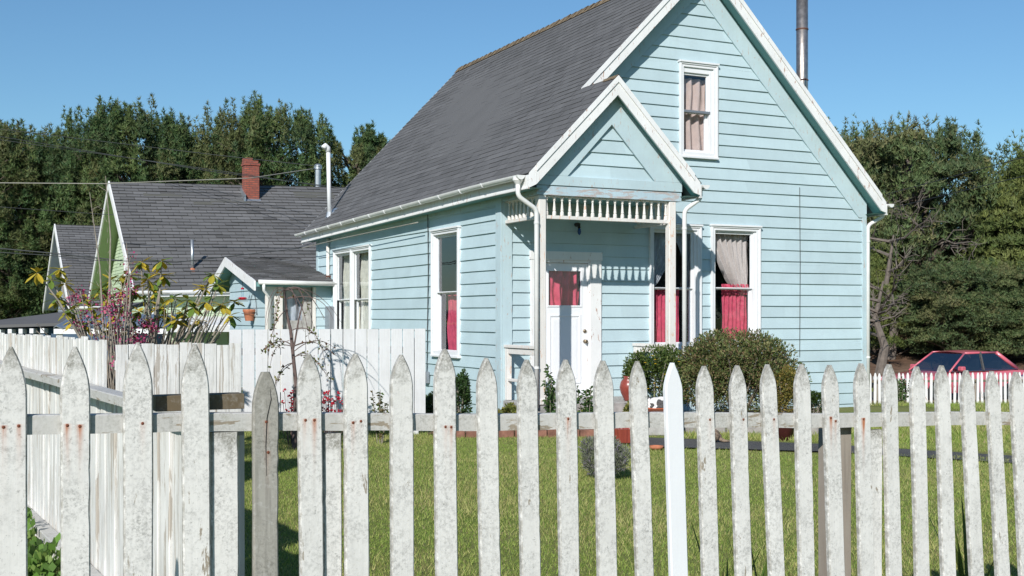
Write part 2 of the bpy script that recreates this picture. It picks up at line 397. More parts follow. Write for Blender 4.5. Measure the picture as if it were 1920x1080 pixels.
def shingles(mb, mp, ranges, L, expo=.14, tab=.31, seed=1, dark=.16, lift=.0085, gx=.003):
    """mp(x, w, off) : x along the eave, w up the slope, off normal. ranges(w)->(x0,x1)"""
    r = random.Random(seed); n = int(L/expo)+1; drop = [r.uniform(0, tab) for _ in range(n)]
    for k in range(n):
        w0 = k*expo; w1 = min(w0+expo+.012, L); 
        if w0 >= L: break
        x0, x1 = ranges(w0); x = x0-((k % 2)*tab*.5+r.uniform(0, .05)); run = 1.0
        while x < x1:
            xa, xb = max(x, x0), min(x+tab, x1); x += tab
            if xb-xa < .01: continue
            if r.random() < .3: run = 1+r.uniform(-dark, dark)
            c = run*(1+r.uniform(-dark*.6, dark*.6)); 
            if r.random() < .02: c *= .72
            wj = r.uniform(-.004, .004); l = lift*(1+r.uniform(-.25, .5))
            a = [mp(xa+gx, w0+wj, l), mp(xb-gx, w0+wj, l*(1+r.uniform(-.1,.15))), mp(xb-gx, w1, .003), mp(xa+gx, w1, .003)]
            b = [mp(xa+gx, w0+wj, 0), mp(xb-gx, w0+wj, 0)]
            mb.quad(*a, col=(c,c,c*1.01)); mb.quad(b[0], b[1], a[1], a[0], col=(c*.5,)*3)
def curtain(mb, mp, x0, x1, z0, z1, depth=.02, folds=9, nx=40, nz=10, shape=None, seed=0):
    r = random.Random(seed); ph = r.uniform(0, 6)
    def P(i, j):
        q = i/nx; w = j/nz; z = z0+(z1-z0)*w
        a, b = (x0, x1) if not shape else shape(w)
        x = a+(b-a)*q
        return mp(x+.006*math.sin(q*7+w*5+ph), -(depth*(1+.5*math.sin(3*q+ph))*math.sin(q*folds*2*math.pi+ph+.6*math.sin(w*4))+.01*math.sin(w*9+q*20)), z)
    V = [P(i, j) for j in range(nz+1) for i in range(nx+1)]
    mb.add(V, [(j*(nx+1)+i, j*(nx+1)+i+1, (j+1)*(nx+1)+i+1, (j+1)*(nx+1)+i) for j in range(nz) for i in range(nx)])
def ring(mb, mp, o, i, out0, out1, b=.003):
    """rectangular ring o=(x0,x1,z0,z1) outer, i inner; from out0 to out1"""
    (X0,X1,Z0,Z1), (x0,x1,z0,z1) = o, i
    for a, b_, c, d in ((X0,x0,Z0,Z1),(x1,X1,Z0,Z1),(x0,x1,z1,Z1),(x0,x1,Z0,z0)):
        if b_-a < .002 or d-c < .002: continue
        t = MB(); t.bbox(a, b_, out0, out1, c, d, b); mb.add([mp(p[0], p[1], p[2]) for p in t.v], t.f)
def mbox(mb, mp, x0, x1, o0, o1, z0, z1, b=.003):
    t = MB(); t.bbox(x0, x1, o0, o1, z0, z1, b); mb.add([mp(*p) for p in t.v], t.f)
def window(par, mp, outer, gl, meet, cas_l=None, label=None, screen=False, casemat='sash'):  # casing, sashes, panes
    X0,X1,Z0,Z1 = outer; x0,x1,z0,z1 = gl
    mb = MB(); ring(mb, mp, outer, (X0+.075, X1-.075, Z0+.07, Z1-.07), .0, .05)
    ring(mb, mp, (X0-.006, X1+.006, Z0-.0, Z1+.006), (X0+.028, X1-.028, Z0+.0, Z1-.028), .03, .066)
    mbox(mb, mp, X0-.02, X1+.02, .0, .085, Z1-.002, Z1+.028)      # drip cap
    mbox(mb, mp, X0-.015, X1+.015, .0, .075, Z0-.03, Z0+.004)
    ring(mb, mp, (X0+.072, X1-.072, Z0+.067, Z1-.067), (x0-.035, x1+.035, z0-.045, z1+.035), -.06, .022)
    wn = mb.build('window', M[casemat], par, label=label)
    s = MB(); ring(s, mp, (x0-.04, x1+.04, meet-.0, z1+.04), (x0, x1, meet+.02, z1), -.045, -.008, .004)
    s.build('upper_sash', M[casemat], wn)
    s = MB(); ring(s, mp, (x0-.04, x1+.04, z0-.05, meet+.018), (x0+.006, x1-.006, z0, meet-.018), -.085, -.05, .004)
    s.build('lower_sash', M[casemat], wn)
    p = MB(); p.quad(mp(x0-.01,-.03,meet), mp(x1+.01,-.03,meet), mp(x1+.01,-.03,z1+.01), mp(x0-.01,-.03,z1+.01))
    p.quad(mp(x0-.01,-.07,z0-.01), mp(x1+.01,-.07,z0-.01), mp(x1+.01,-.07,meet), mp(x0-.01,-.07,meet))
    p.build('pane', M['glass'], wn)
    return wn

# ================================================================ BLUE HOUSE
W_, TD, PW, PD = 7.113, 9.34, 2.4, 1.183
RZ, RS, SL = 3.6+1.02*3.796, 3.556, 1.02
EO = .24
def droop(s, t, z):
    wv = min(1, max(0, (z-3.6)/3.87)); return -(.15*(1-wv)+.05*wv)*max(0, t)/9.7
def ztop(s): return RZ-SL*abs(s-RS)
house = thing('blue_house', 'pale blue clapboard cottage with steep charcoal roof, white trim and small gabled porch', 'house', (P0[0], P0[1], 0), ANG)
FR = lambda x, o, z: (x, -o, z)
SD_ = lambda x, o, z: (-o, x, z)
RT = lambda x, o, z: (W_+o, x, z)
wins_f = {'attic': ((3.185,3.925,4.20,5.72), (3.262,3.745,4.32,5.53), 4.93),
          'w1': ((2.611,3.60,1.08,3.06), (2.69,3.44,1.17,2.94), 2.04),
          'w2': ((3.806,4.80,1.12,3.08), (3.892,4.645,1.20,2.955), 2.05)}
DO = (.64, 1.54, .33, 2.47)
def sh(o, k=.03): return (o[0]+k, o[1]-k, o[2]+k, o[3]-k)
ops = [sh(wins_f[k][0]) for k in wins_f]+[(DO[0]-.0, DO[1]+.0, 0, DO[3])]
mb = MB()
siding(mb, FR, lambda z: (.0, W_-.0) if z < 3.3 else (max(0, RS-(RZ-.2-z)/SL), min(W_, RS+(RZ-.2-z)/SL)), .0, RZ-.25, ops, z0=1.957-.19*11)
mb.build('front_wall', M['blue'], house, recalc=False)
mb = MB()
s3 = (1.51,2.655,.94,3.03); s4a = (5.79,6.99,.85,2.96); s4b = (6.90,8.05,.85,2.94)
siding(mb, SD_, lambda z: (0, TD), 0, 3.40, [sh(s3), (5.82, 8.02, .88, 2.92)], z0=.02)
mb.build('side_wall', M['blue'], house, recalc=False)
mb = MB(); siding(mb, RT, lambda z: (0, TD), 0, 3.40, [], z0=.02); mb.build('side_wall', M['blue'], house, recalc=False)
mb = MB(); siding(mb, lambda x, o, z: (x, TD+o, z), lambda z: (.0, W_) if z < 3.3 else (max(0, RS-(RZ-.3-z)/SL), min(W_, RS+(RZ-.3-z)/SL)), 0, RZ-.35, [], z0=.02); mb.build('rear_wall', M['blue'], house, recalc=False)
# corner boards, frieze boards, gable trim
mb = MB()
mbox(mb, SD_, -.034, .155, 0, .034, 0, 3.42); mbox(mb, FR, .002, .157, 0, .036, 0, 3.42)
mbox(mb, FR, W_-.06, W_+.036, 0, .036, 0, 3.33)
mbox(mb, SD_, .156, TD, 0, .032, 3.27, 3.40)
mbox(mb, SD_, TD-.1, TD+.03, 0, .033, 0, 3.268)
for sg in (-1, 1):      # sloped rake trim on the wall
    e = 0.0 if sg < 0 else W_
    if sg > 0: poly = [(RS, RZ-.22), (RS, RZ-.62), (6.969, 3.33), (W_+.034, 3.33), (W_+.034, ztop(W_+.034)-.21)]
    else: poly = [(RS, RZ-.22), (RS, RZ-.62), (1.2, ztop(1.2)-.60), (1.2, ztop(1.2)-.22)]
    mb.prism(poly, .003, .038, lambda p, q, d: (p, -d, q))
mb.build('trim_board', M['bluetrim'], house)
# water-table, foundation
mb = MB(); mb.box(-.02, W_+.02, -.02, TD, -.3, .0); mb.build('foundation', M['conc'], house)
# roof deck (slabs)
def slab(mb, s0, s1, t0, t1, th, zf, dr=True, m=None):
    P = []
    for z_off in (-th, 0):
        for (s, t) in ((s0,t0),(s1,t0),(s1,t1),(s0,t1)):
            z = zf(s); P.append((s, t, z+z_off+(droop(s, t, z) if dr else 0)))
    mb.hexa(P)
mb = MB()
slab(mb, -EO, RS, -.27, 9.7, .19, ztop); slab(mb, RS, W_+EO, -.27, 9.7, .19, ztop)
zp = lambda s: ztop(1.2)-SL*(s-1.2)
slab(mb, -EO, 1.2, -PD-.17, -.272, .19, ztop); slab(mb, 1.2, PW+EO, -PD-.17, -.0, .19, zp)
roof = mb.build('roof', M['shingle'], house)
# undersides painted teal
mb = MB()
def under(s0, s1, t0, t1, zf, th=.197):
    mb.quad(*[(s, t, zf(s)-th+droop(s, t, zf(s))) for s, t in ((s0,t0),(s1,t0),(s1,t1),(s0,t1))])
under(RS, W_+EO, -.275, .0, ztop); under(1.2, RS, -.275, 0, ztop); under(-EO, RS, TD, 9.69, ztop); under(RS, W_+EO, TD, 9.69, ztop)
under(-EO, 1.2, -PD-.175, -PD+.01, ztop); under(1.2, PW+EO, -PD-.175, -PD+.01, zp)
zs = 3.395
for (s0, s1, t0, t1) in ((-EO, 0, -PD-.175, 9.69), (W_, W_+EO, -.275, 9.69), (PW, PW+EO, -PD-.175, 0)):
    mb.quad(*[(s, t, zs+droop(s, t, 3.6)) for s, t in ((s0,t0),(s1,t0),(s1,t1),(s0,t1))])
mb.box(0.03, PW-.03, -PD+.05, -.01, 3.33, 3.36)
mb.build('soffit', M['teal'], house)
# shingle courses
cs, sn = 1/math.hypot(1, SL), SL/math.hypot(1, SL)
def mpL(x, wv, off):
    s = -EO-.02+wv*cs; z = 3.6-.02+wv*sn; return (s-off*sn, x, z+off*cs+.004+droop(s, x, z))
LL = (RS+EO+.02)/cs
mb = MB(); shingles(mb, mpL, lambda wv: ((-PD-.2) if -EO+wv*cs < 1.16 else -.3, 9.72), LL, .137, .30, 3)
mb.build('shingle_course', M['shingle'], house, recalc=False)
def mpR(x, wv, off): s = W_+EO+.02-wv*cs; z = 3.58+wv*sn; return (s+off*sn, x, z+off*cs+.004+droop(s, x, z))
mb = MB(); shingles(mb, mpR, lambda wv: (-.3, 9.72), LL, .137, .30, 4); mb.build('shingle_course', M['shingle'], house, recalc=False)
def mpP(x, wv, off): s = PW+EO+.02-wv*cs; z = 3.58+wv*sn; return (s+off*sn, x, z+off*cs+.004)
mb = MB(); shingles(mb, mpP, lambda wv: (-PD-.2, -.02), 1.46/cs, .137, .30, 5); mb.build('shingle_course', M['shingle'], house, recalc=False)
# ridge cap with lichen
mb = MB()
for i in range(44):
    t0 = -.3+i*.228; h = .015+.012*rnd.random(); z = RZ+.02+droop(RS, t0, RZ)
    for sg in (-1, 1): mb.quad((RS, t0, z+h+.02), (RS, t0+.25, z+h), (RS+sg*.13*cs*1.3, t0+.25, z-.16*sn), (RS+sg*.13*cs*1.3, t0, z-.16*sn+.012))
mb.build('ridge_cap', M['moss'], house, recalc=False)
mb = MB()
for sg in (-1, 1): mb.quad((1.2, -PD-.215, 5.095), (1.2, -.98, 5.092), (1.2+sg*.05, -1.02, 5.042), (1.2+sg*.07, -PD-.215, 5.026))
mb.build('ridge_cap', M['moss'], house, recalc=False)
# rake boards
def rake(mb, s0, s1, zf, t, w=.27, extra=0):
    poly = [(s0, zf(s0)+.0), (s1, zf(s1)+.0), (s1, zf(s1)-w), (s0, zf(s0)-w)]
    mb.prism(poly, t-.03, t, lambda p, q, d: (p, d, q))
    poly = [(s0, zf(s0)+.012), (s1, zf(s1)+.012), (s1, zf(s1)-.085), (s0, zf(s0)-.085)]
    mb.prism(poly, t-.048, t-.031, lambda p, q, d: (p, d, q))
def rakeobj(s0, s1, zf, t, w=.27, cut=None):
    mb = MB(); rake(mb, s0, s1, zf, t, w); return mb.build('rake_board', M['trim'], house)
rakeobj(1.2, RS-.001, ztop, -.272); rakeobj(RS+.001, W_+EO-.11, ztop, -.272)
def tail(s0, s1, zf, t):
    mb = MB(); mb.prism([(s0, zf(s0)), (s1, zf(s1)), (s1, 3.41), (s0+.0, zf(s0)-.27)], t-.03, t, lambda p, q, d: (p, d, q)); mb.build('rake_board', M['trim'], house)
tail(W_+EO-.108, W_+EO, ztop, -.272); tail(PW+EO-.108, PW+EO, zp, -PD-.172)
rakeobj(-EO+.11, 1.199, ztop, -PD-.172); rakeobj(1.201, PW+EO-.11, zp, -PD-.172)
mb = MB(); mb.prism([(-EO+.108, ztop(-EO+.108)), (-EO, ztop(-EO)), (-EO, 3.39), (-EO+.108, ztop(-EO+.108)-.27)], -PD-.202, -PD-.172, lambda p, q, d: (p, d, q)); mb.build('rake_board', M['trim'], house)
mb = MB(); rake(mb, -EO, RS, lambda s: ztop(s)-.05-.1*(RS-s)/3.8, 9.73); rake(mb, RS, W_+EO, lambda s: ztop(s)-.12, 9.73); mb.build('rake_board', M['trim'], house)
# fascias
def fascia(s, t0, t1, sg, m='trim'):
    mb = MB(); n = 12
    for i in range(n):
        a, b = t0+(t1-t0)*i/n, t0+(t1-t0)*(i+1)/n; da, db = droop(s, a, 3.6), droop(s, b, 3.6)
        mb.hexa([(s, a, 3.385+da), (s+sg*.022, a, 3.385+da), (s+sg*.022, b, 3.385+db), (s, b, 3.385+db), (s, a, 3.565+da), (s+sg*.022, a, 3.565+da), (s+sg*.022, b, 3.565+db), (s, b, 3.565+db)])
        mb.hexa([(s, a, 3.372+da), (s+sg*.034, a, 3.372+da), (s+sg*.034, b, 3.372+db), (s, b, 3.372+db), (s, a, 3.395+da), (s+sg*.034, a, 3.395+da), (s+sg*.034, b, 3.395+db), (s, b, 3.395+db)])
    mb.build('fascia', M[m], house)
fascia(-EO, -PD-.2, 9.72, -1); fascia(W_+EO, -.3, 9.72, 1); fascia(PW+EO, -PD-.2, -.02, 1)
def gutter(s, t0, t1, sg, drop=0):
    mb = MB(); n, r = 14, .062; cx_ = s+sg*(r+.024); K = 9; V = []
    for i in range(n+1):
        t = t0+(t1-t0)*i/n; zc = 3.565+droop(s, t, 3.6)-drop*i/n
        for rr in (r, r-.006):
            for k in range(K+1):
                a = math.pi+math.pi*k/K; V.append((cx_+rr*math.cos(a), t, zc+rr*math.sin(a)))
    m = 2*(K+1); Fs = []
    for i in range(n):
        for k in range(K):
            Fs.append((i*m+k, i*m+k+1, (i+1)*m+k+1, (i+1)*m+k)); Fs.append((i*m+K+1+k, (i+1)*m+K+1+k, (i+1)*m+K+2+k, i*m+K+2+k))
        Fs.append((i*m, (i+1)*m, (i+1)*m+K+1, i*m+K+1)); Fs.append((i*m+K, i*m+2*K+1, (i+1)*m+2*K+1, (i+1)*m+K))
    mb.add(V, Fs)
    for t in (t0, t1): mb.add([(cx_+r*math.cos(math.pi+math.pi*k/K), t, 3.565+droop(s, t, 3.6)+r*math.sin(math.pi+math.pi*k/K)-(drop if t == t1 else 0)) for k in range(K+1)], [tuple(range(K+1))])
    gt = mb.build('gutter', M['gutter'], house, smooth=False)
    return gt, cx_
g1, gx = gutter(-EO-.01, -PD-.13, 9.82, -1)
t = -.1
while t < 9.6:
    mb = MB(); zc = 3.565+droop(0, t, 3.6)
    for k in range(8):
        a0, a1 = math.pi+math.pi*k/8, math.pi+math.pi*(k+1)/8
        P = []
        for tt in (t-.014, t+.014):
            for a in (a0, a1):
                for r in (.0625, .072): P.append((gx+r*math.cos(a), tt, zc+r*math.sin(a)))
        mb.add(P, [(0,1,3,2),(4,6,7,5),(1,5,7,3),(0,2,6,4)])
    mb.build('gutter_strap', M['sash'], g1); t += .83+rnd.uniform(-.04,.04)
gutter(W_+EO+.01, -.33, 9.7, 1); gutter(PW+EO+.01, -PD-.22, -.08, 1)
def spout(pts, r=.034, z0=None):
    mb = MB(); P = [Vector(p) for p in pts]; out = [P[0]]
    for i in range(1, len(P)-1):
        a = (P[i-1]-P[i]).normalized(); b = (P[i+1]-P[i]).normalized(); d = min(.07, (P[i-1]-P[i]).length*.4, (P[i+1]-P[i]).length*.4)
        for k in range(5):
            q = k/4; out.append((P[i]+a*d)*(1-q)**2+P[i]*2*q*(1-q)+(P[i]+b*d)*q*q)
    out.append(P[-1]); mb.tube(out, r, 12)
    o = mb.build('downspout', M['gutter'], house, smooth=True)
    for zz in (2.9, .85):
        br = MB(); p = P[-1]; br.lathe([(r+.001, 0), (r+.006, 0), (r+.006, .03), (r+.001, .03)], (p.x, p.y, zz), 12)
        br.build('bracket', M['gutter'], o)
    return o
yl = -PD-.02
spout([(gx, -PD-.03, 3.50), (gx, -PD-.03, 3.28), (-.04, -PD-.03, 3.10), (-.04, -PD-.03, .30)])
mb = MB(); mb.lathe([(.03,-.1),(.04,-.08),(.075,-.03),(.075,.02)], (gx, -PD-.03, 3.53), 14); mb.build('outlet', M['gutter'], house, smooth=False)
spout([(PW+EO+.085, -PD-.08, 3.50), (PW+EO+.085, -PD-.08, 3.37), (PW+.07, -PD-.03, 3.19), (PW+.07, -PD-.03, .35)])
spout([(W_+EO+.085, -.14, 3.50), (W_+EO+.085, -.14, 3.36), (W_+.07, -.03, 3.2), (W_+.07, -.03, .1)])
# porch
mb = MB(); mb.bbox(.0, PW, -PD+.01, -.04, .02, .33, .01); mb.build('porch_floor', M['conc'], house)
mb = MB(); mb.bbox(.35, 2.05, -PD-.35, -PD+.005, .0, .19, .01); mb.build('porch_step', M['brick'], house)
for s0 in (.012, 2.222):
    mb = MB(); mb.bbox(s0, s0+.118, -PD, -PD+.118, .335, 3.315, .008); mb.bbox(s0-.012, s0+.13, -PD-.012, -PD+.13, .331, .42, .01)
    mb.build('porch_post', M['trimpink'], house)
mb = MB(); mbox(mb, FR, -.03, PW+.03, PD-.12, PD+.012, 3.318, 3.455); mbox(mb, SD_, -PD+.122, 0, -.12, .012, 3.318, 3.455); mb.build('porch_beam', M['peelblue'], house)
mb = MB(); mbox(mb, FR, -.03, PW+.03, PD-.12, PD+.03, 3.46, 3.60); 
for sg in (-1, 1): mb.prism([(1.2, 5.073-.2), (1.2, 5.073-.68), (1.2+sg*.74, 3.602), (1.2+sg*1.225, 3.602), (1.2+sg*1.225, 5.073-SL*1.225-.2)], PD+.003, PD+.03, lambda p, q, d: (p, -d, q))
mb.build('trim_board', M['bluetrim'], house)
mb = MB(); siding(mb, lambda x, o, z: (x, -PD+.03-o, z), lambda z: (1.2-(4.80-z)/SL, 1.2+(4.80-z)/SL), 3.60, 4.78, [], e=.19, z0=3.60); mb.build('porch_gable_wall', M['blue'], house, recalc=False)
mb = MB(); siding(mb, lambda x, o, z: (PW+.0+o, x, z), lambda z: (-PD, 0), 3.40, 3.62, [], z0=3.4); mb.box(PW-.02,PW,-PD+.01,-.01,3.36,3.6); mb.build('porch_gable_wall', M['blue'], house, recalc=False)
bprof = [(.028,0),(.028,.05),(.018,.062),(.024,.075),(.021,.09),(.014,.17),(.012,.205),(.02,.215),(.02,.222),(.012,.23),(.026,.245),(.026,.28)]
def frieze(pts, rail):
    fr = rail.build('frieze_rail', M['trimpink'], house)
    for p in pts:
        b = MB(); b.lathe(bprof, (0,0,0), 10); b.build('baluster', M['trimpink'], fr, smooth=False, loc=(p[0], p[1], 3.037))
mb = MB(); mb.bbox(.131, 2.221, -PD+.035, -PD+.085, 2.985, 3.036, .004); mb.bbox(.131, 2.221, -PD+.03, -PD+.09, 3.30, 3.317, .003)
frieze([(.165+.1267*i, -PD+.06) for i in range(17)], mb)
mb = MB(); mb.bbox(.035, .085, -PD+.119, -.04, 2.985, 3.036, .004); mb.bbox(.03, .09, -PD+.119, -.04, 3.30, 3.317, .003)
frieze([(.06, -PD+.18+.124*i) for i in range(8)], mb)
mb = MB(); mb.bbox(PW-.085, PW-.035, -PD+.119, -.04, 2.985, 3.036, .004); frieze([(PW-.06, -PD+.18+.124*i) for i in range(8)], mb)
for s0 in (.03, PW-.1):
    mb = MB(); mb.bbox(s0-.02, s0+.09, -PD+.12, -.037, 1.12, 1.165, .005); mb.bbox(s0+.005, s0+.065, -PD+.12, -.14, 1.03, 1.118, .004)
    mb.bbox(s0, s0+.07, -.135, -.04, .335, 1.118, .004); mb.bbox(s0, s0+.07, -PD+.12, -.14, .62, .66, .004)
    mb.build('porch_railing', M['trimpink'], house)
mb = MB(); mb.tube([(1.27, -.04, 3.0), (1.27, -.10, 3.0), (1.27, -.12, 2.96)], .022, 8); mb.lathe([(.02,-.0),(.045,.01),(.05,.05),(.02,.06)], (1.27, -.06, 2.98), 12)
pl = mb.build('porch_light', M['blackmetal'], house); mb = MB(); mb.lathe([(.004,-.11),(.022,-.09),(.03,-.06),(.022,-.02),(.014,0)], (1.27, -.12, 2.955), 12); mb.build('bulb', M['bluebulb'], pl, smooth=True)
# door
mb = MB(); X0, X1, Z1 = .47, 1.71, 2.58
mbox(mb, FR, X0, DO[0]+.03, 0, .05, .335, Z1-.125); mbox(mb, FR, DO[1]-.03, X1, 0, .05, .335, Z1-.125); mbox(mb, FR, X0-.015, X1+.015, 0, .056, Z1-.122, Z1+.01)
mbox(mb, FR, DO[0]-.005, DO[0]+.048, -.12, .03, .335, 2.44); mbox(mb, FR, DO[1]-.048, DO[1]+.005, -.12, .03, .335, 2.44); mbox(mb, FR, DO[0]-.005, DO[1]+.005, -.12, .03, 2.418, 2.47); mbox(mb, FR, DO[0], DO[1], -.12, .06, .331, .36)
mb.build('door_frame', M['trim'], house)
d0, d1 = .69, 1.489; dm = lambda x, o, z: (x, .05-o, z)
mb = MB(); ring(mb, dm, (d0, d1, .365, 2.414), (.79, 1.375, 1.75, 2.30), 0, .04)
mb2 = MB(); ring(mb2, dm, (.775, 1.39, 1.735, 2.315), (.80, 1.365, 1.76, 2.29), .035, .052)
door = mb.build('door', M['doorwhite'], house)
ring(mb2, dm, (.80,1.37,.55,1.62), (.835,1.335,.585,1.585), .04, .052, .005); mbox(mb2, dm, .87, 1.30, .04, .047, .62, 1.55, .003); mb2.build('panel_moulding', M['doorwhite'], door)
mb = MB(); mb.quad(dm(.78,.02,1.74), dm(1.38,.02,1.74), dm(1.38,.02,2.31), dm(.78,.02,2.31)); mb.build('door_window', M['glass'], door)
mb = MB(); curtain(mb, lambda x, o, z: dm(x, -.035+o, z), .78, 1.38, 1.73, 2.31, folds=4.3, seed=2, depth=.022); mb.build('curtain', M['redcloth'], door)
for zz in (1.36, 1.20):
    mb = MB(); t = MB(); t.lathe([(.03,0),(.03,.008),(.012,.012),(.012,.03),(.028,.042),(.03,.056),(.018,.066)] if zz < 1.3 else [(.03,0),(.03,.012),(.024,.02)], n=14)
    mb.add([dm(1.44+p[0], .04+p[2], zz+p[1]) for p in t.v], t.f); mb.build('door_knob', M['brass'], door, smooth=True)
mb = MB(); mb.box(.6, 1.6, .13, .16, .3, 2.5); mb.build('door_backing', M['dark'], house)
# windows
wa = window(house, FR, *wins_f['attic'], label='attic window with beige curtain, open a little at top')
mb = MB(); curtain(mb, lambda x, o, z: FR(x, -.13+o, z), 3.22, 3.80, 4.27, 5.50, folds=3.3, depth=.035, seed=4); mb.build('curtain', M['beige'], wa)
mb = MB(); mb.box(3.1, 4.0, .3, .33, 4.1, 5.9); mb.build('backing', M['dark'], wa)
mb = MB(); mbox(mb, FR, 3.25, 3.79, .0, .035, 4.915, 4.955); mb.build('screen_bar', M['metalgrey'], wa)
w1 = window(house, FR, *wins_f['w1'], label='window beside the porch post, grey voile above red cafe curtain')
mb = MB(); curtain(mb, lambda x, o, z: FR(x, -.14+o, z), 2.66, 3.44, 2.0, 2.98, folds=7, seed=5, shape=lambda q: (2.66, 2.76+.55*q**.8)); 
curtain(mb, lambda x, o, z: FR(x, -.14+o, z), 2.66, 3.44, 2.0, 2.98, folds=4, seed=6, shape=lambda q: (3.46-.3*q**1.6, 3.50)); mb.build('curtain', M['voile'], w1)
mb = MB(); curtain(mb, lambda x, o, z: FR(x, -.15+o, z), 2.66, 3.30, .95, 2.06, folds=8, seed=7); mb.build('cafe_curtain', M['redcloth'], w1)
w2 = window(house, FR, *wins_f['w2'], label='right window with tied back lace curtain and red cafe curtain')
mb = MB(); curtain(mb, lambda x, o, z: FR(x, -.14+o, z), 3.86, 4.7, 2.02, 2.98, folds=7, depth=.028, seed=8, shape=lambda q: (4.46-.58*q**.6, 4.69)); mb.build('curtain', M['lace'], w2)
mb = MB(); curtain(mb, lambda x, o, z: FR(x, -.16+o, z), 4.17, 4.67, 1.0, 2.12, folds=6, seed=9); curtain(mb, lambda x, o, z: FR(x, -.125+o, z), 4.13, 4.68, 1.96, 2.13, folds=10, seed=10, depth=.025); mb.build('cafe_curtain', M['redcloth'], w2)
w3 = window(house, SD_, s3, (1.60,2.53,1.03,2.91), 1.985, label='side window nearest the porch with red lower curtain')
mb = MB(); curtain(mb, lambda x, o, z: SD_(x, -.15+o, z), 1.62, 2.42, .98, 1.95, folds=9, seed=11); mb.build('cafe_curtain', M['redcloth'], w3)
w4 = window(house, SD_, (5.79,6.93,.85,2.96), (5.87,6.83,.94,2.85), 1.92, label='right half of the paired side windows with cream curtain')
mb = MB(); curtain(mb, lambda x, o, z: SD_(x, -.15+o, z), 5.9, 6.9, .9, 1.95, folds=9, seed=12); curtain(mb, lambda x, o, z: SD_(x, -.17+o, z), 5.9, 6.9, 1.9, 2.9, folds=5, seed=22, shape=lambda q: (6.45-.1*q, 6.9)); mb.build('cafe_curtain', M['cream'], w4)
w5 = window(house, SD_, (6.935,8.05,.85,2.96), (7.03,7.96,.94,2.85), 1.92, label='left half of the paired side windows with cream curtain')
mb = MB(); curtain(mb, lambda x, o, z: SD_(x, -.15+o, z), 7.0, 8.0, .9, 1.95, folds=9, seed=13); curtain(mb, lambda x, o, z: SD_(x, -.17+o, z), 7, 8, 1.9, 2.9, folds=5, seed=23, shape=lambda q: (7.55-.1*q, 8.0)); mb.build('cafe_curtain', M['cream'], w5)
# interior partition so rooms read dark
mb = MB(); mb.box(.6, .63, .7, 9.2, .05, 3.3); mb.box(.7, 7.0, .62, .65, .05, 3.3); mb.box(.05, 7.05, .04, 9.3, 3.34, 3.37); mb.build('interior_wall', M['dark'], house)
# pipes and meter on side wall
mb = MB(); mb.tube([(-.06, 8.42, .3), (-.06, 8.42, 3.37)], .035, 10); cp = mb.build('conduit', M['trimpink'], house, smooth=True)
mb = MB(); mb.lathe([(.037,0),(.045,0),(.045,.04),(.037,.04)], (-.06, 8.42, 2.42), 12); mb.box(-.1, 0, 8.37, 8.385, 2.42, 2.46); mb.build('clamp', M['rod'], cp)
mb = MB(); mb.bbox(-.16, -.03, 8.02, 8.40, 1.2, 1.80, .01); bx_ = mb.build('meter_box', M['metalgrey'], house)
mb = MB(); t = MB(); t.lathe([(.085,0),(.09,.03),(.08,.06),(.075,.12),(.06,.13)], n=18); mb.add([(-.16-p[2], 8.62+p[0], 1.45+p[1]) for p in t.v], t.f); mb.box(-.16,-.03,8.5,8.74,1.2,1.62); mb.build('meter_dial', M['galv'], bx_)
mb = MB(); mb.bbox(-.09, -.03, 2.78, 2.92, .44, .64, .008); mb.build('outlet_box', M['metalgrey'], house)
mb = MB(); mb.tube([(5.65, -.035, 3.8), (5.66, -.036, 2.5), (5.65, -.035, .9)], .006, 5); mb.tube([(-.036, 2.86, 3.5), (-.037, 2.83, 2.4), (-.036, 2.9, .6)], .009, 5); mb.build('cable', M['wire'], house)
# vent pipe on the roof
vs, vt = .04, 8.62; vz = ztop(vs)-.14
mb = MB(); mb.tube([(vs, vt, vz-.05), (vs-.03, vt, vz+1.42)], .045, 12); mb.tube([(vs-.03, vt, vz+1.38), (vs-.04, vt-.0, vz+1.47), (vs-.10, vt-.02, vz+1.51), (vs-.15, vt-.03, vz+1.46)], .058, 12)
vp = mb.build('vent_pipe', M['sash'], house, smooth=True)
mb = MB(); mb.quad((vs-.22, vt-.16, ztop(vs-.22)-.13), (vs-.22, vt+.16, ztop(vs-.22)-.13), (vs+.14, vt+.16, ztop(vs+.14)-.1), (vs+.14, vt-.16, ztop(vs+.14)-.1)); mb.lathe([(.09,0),(.06,.12)], (vs, vt, vz-.03), 12); mb.build('flashing', M['galv'], vp)
# metal flue on the far roof slope
fs, ft = 6.40, .8
mb = MB(); mb.tube([(fs, ft, 3.9), (fs, ft, 7.6)], .105, 24); fl = mb.build('flue_pipe', M['flue'], house, smooth=True)
for zz in (4.7, 5.83, 6.75): 
    mb = MB(); mb.lathe([(.106,0),(.113,.003),(.113,.022),(.106,.025)], (fs, ft, zz), 24); mb.build('flue_band', M['rod'], fl)
mb = MB(); mb.tube([(fs, ft-.1, 5.86), (5.45, -.2, ztop(5.45)+.03)], .012, 6); mb.tube([(fs-.05, ft-.05, 5.74), (5.62, -.2, ztop(5.62)+.02)], .012, 6); mb.build('brace_rod', M['rod'], fl)
# dark roof flap where rear wing starts
mb = MB(); siding(mb, lambda x, o, z: (.35-o, x, z), lambda z: (TD, 10.7-(z-1.0)*.35), 0, 3.0, [], z0=.02); mb.build('rear_wing_wall', M['blue'], house, recalc=False)
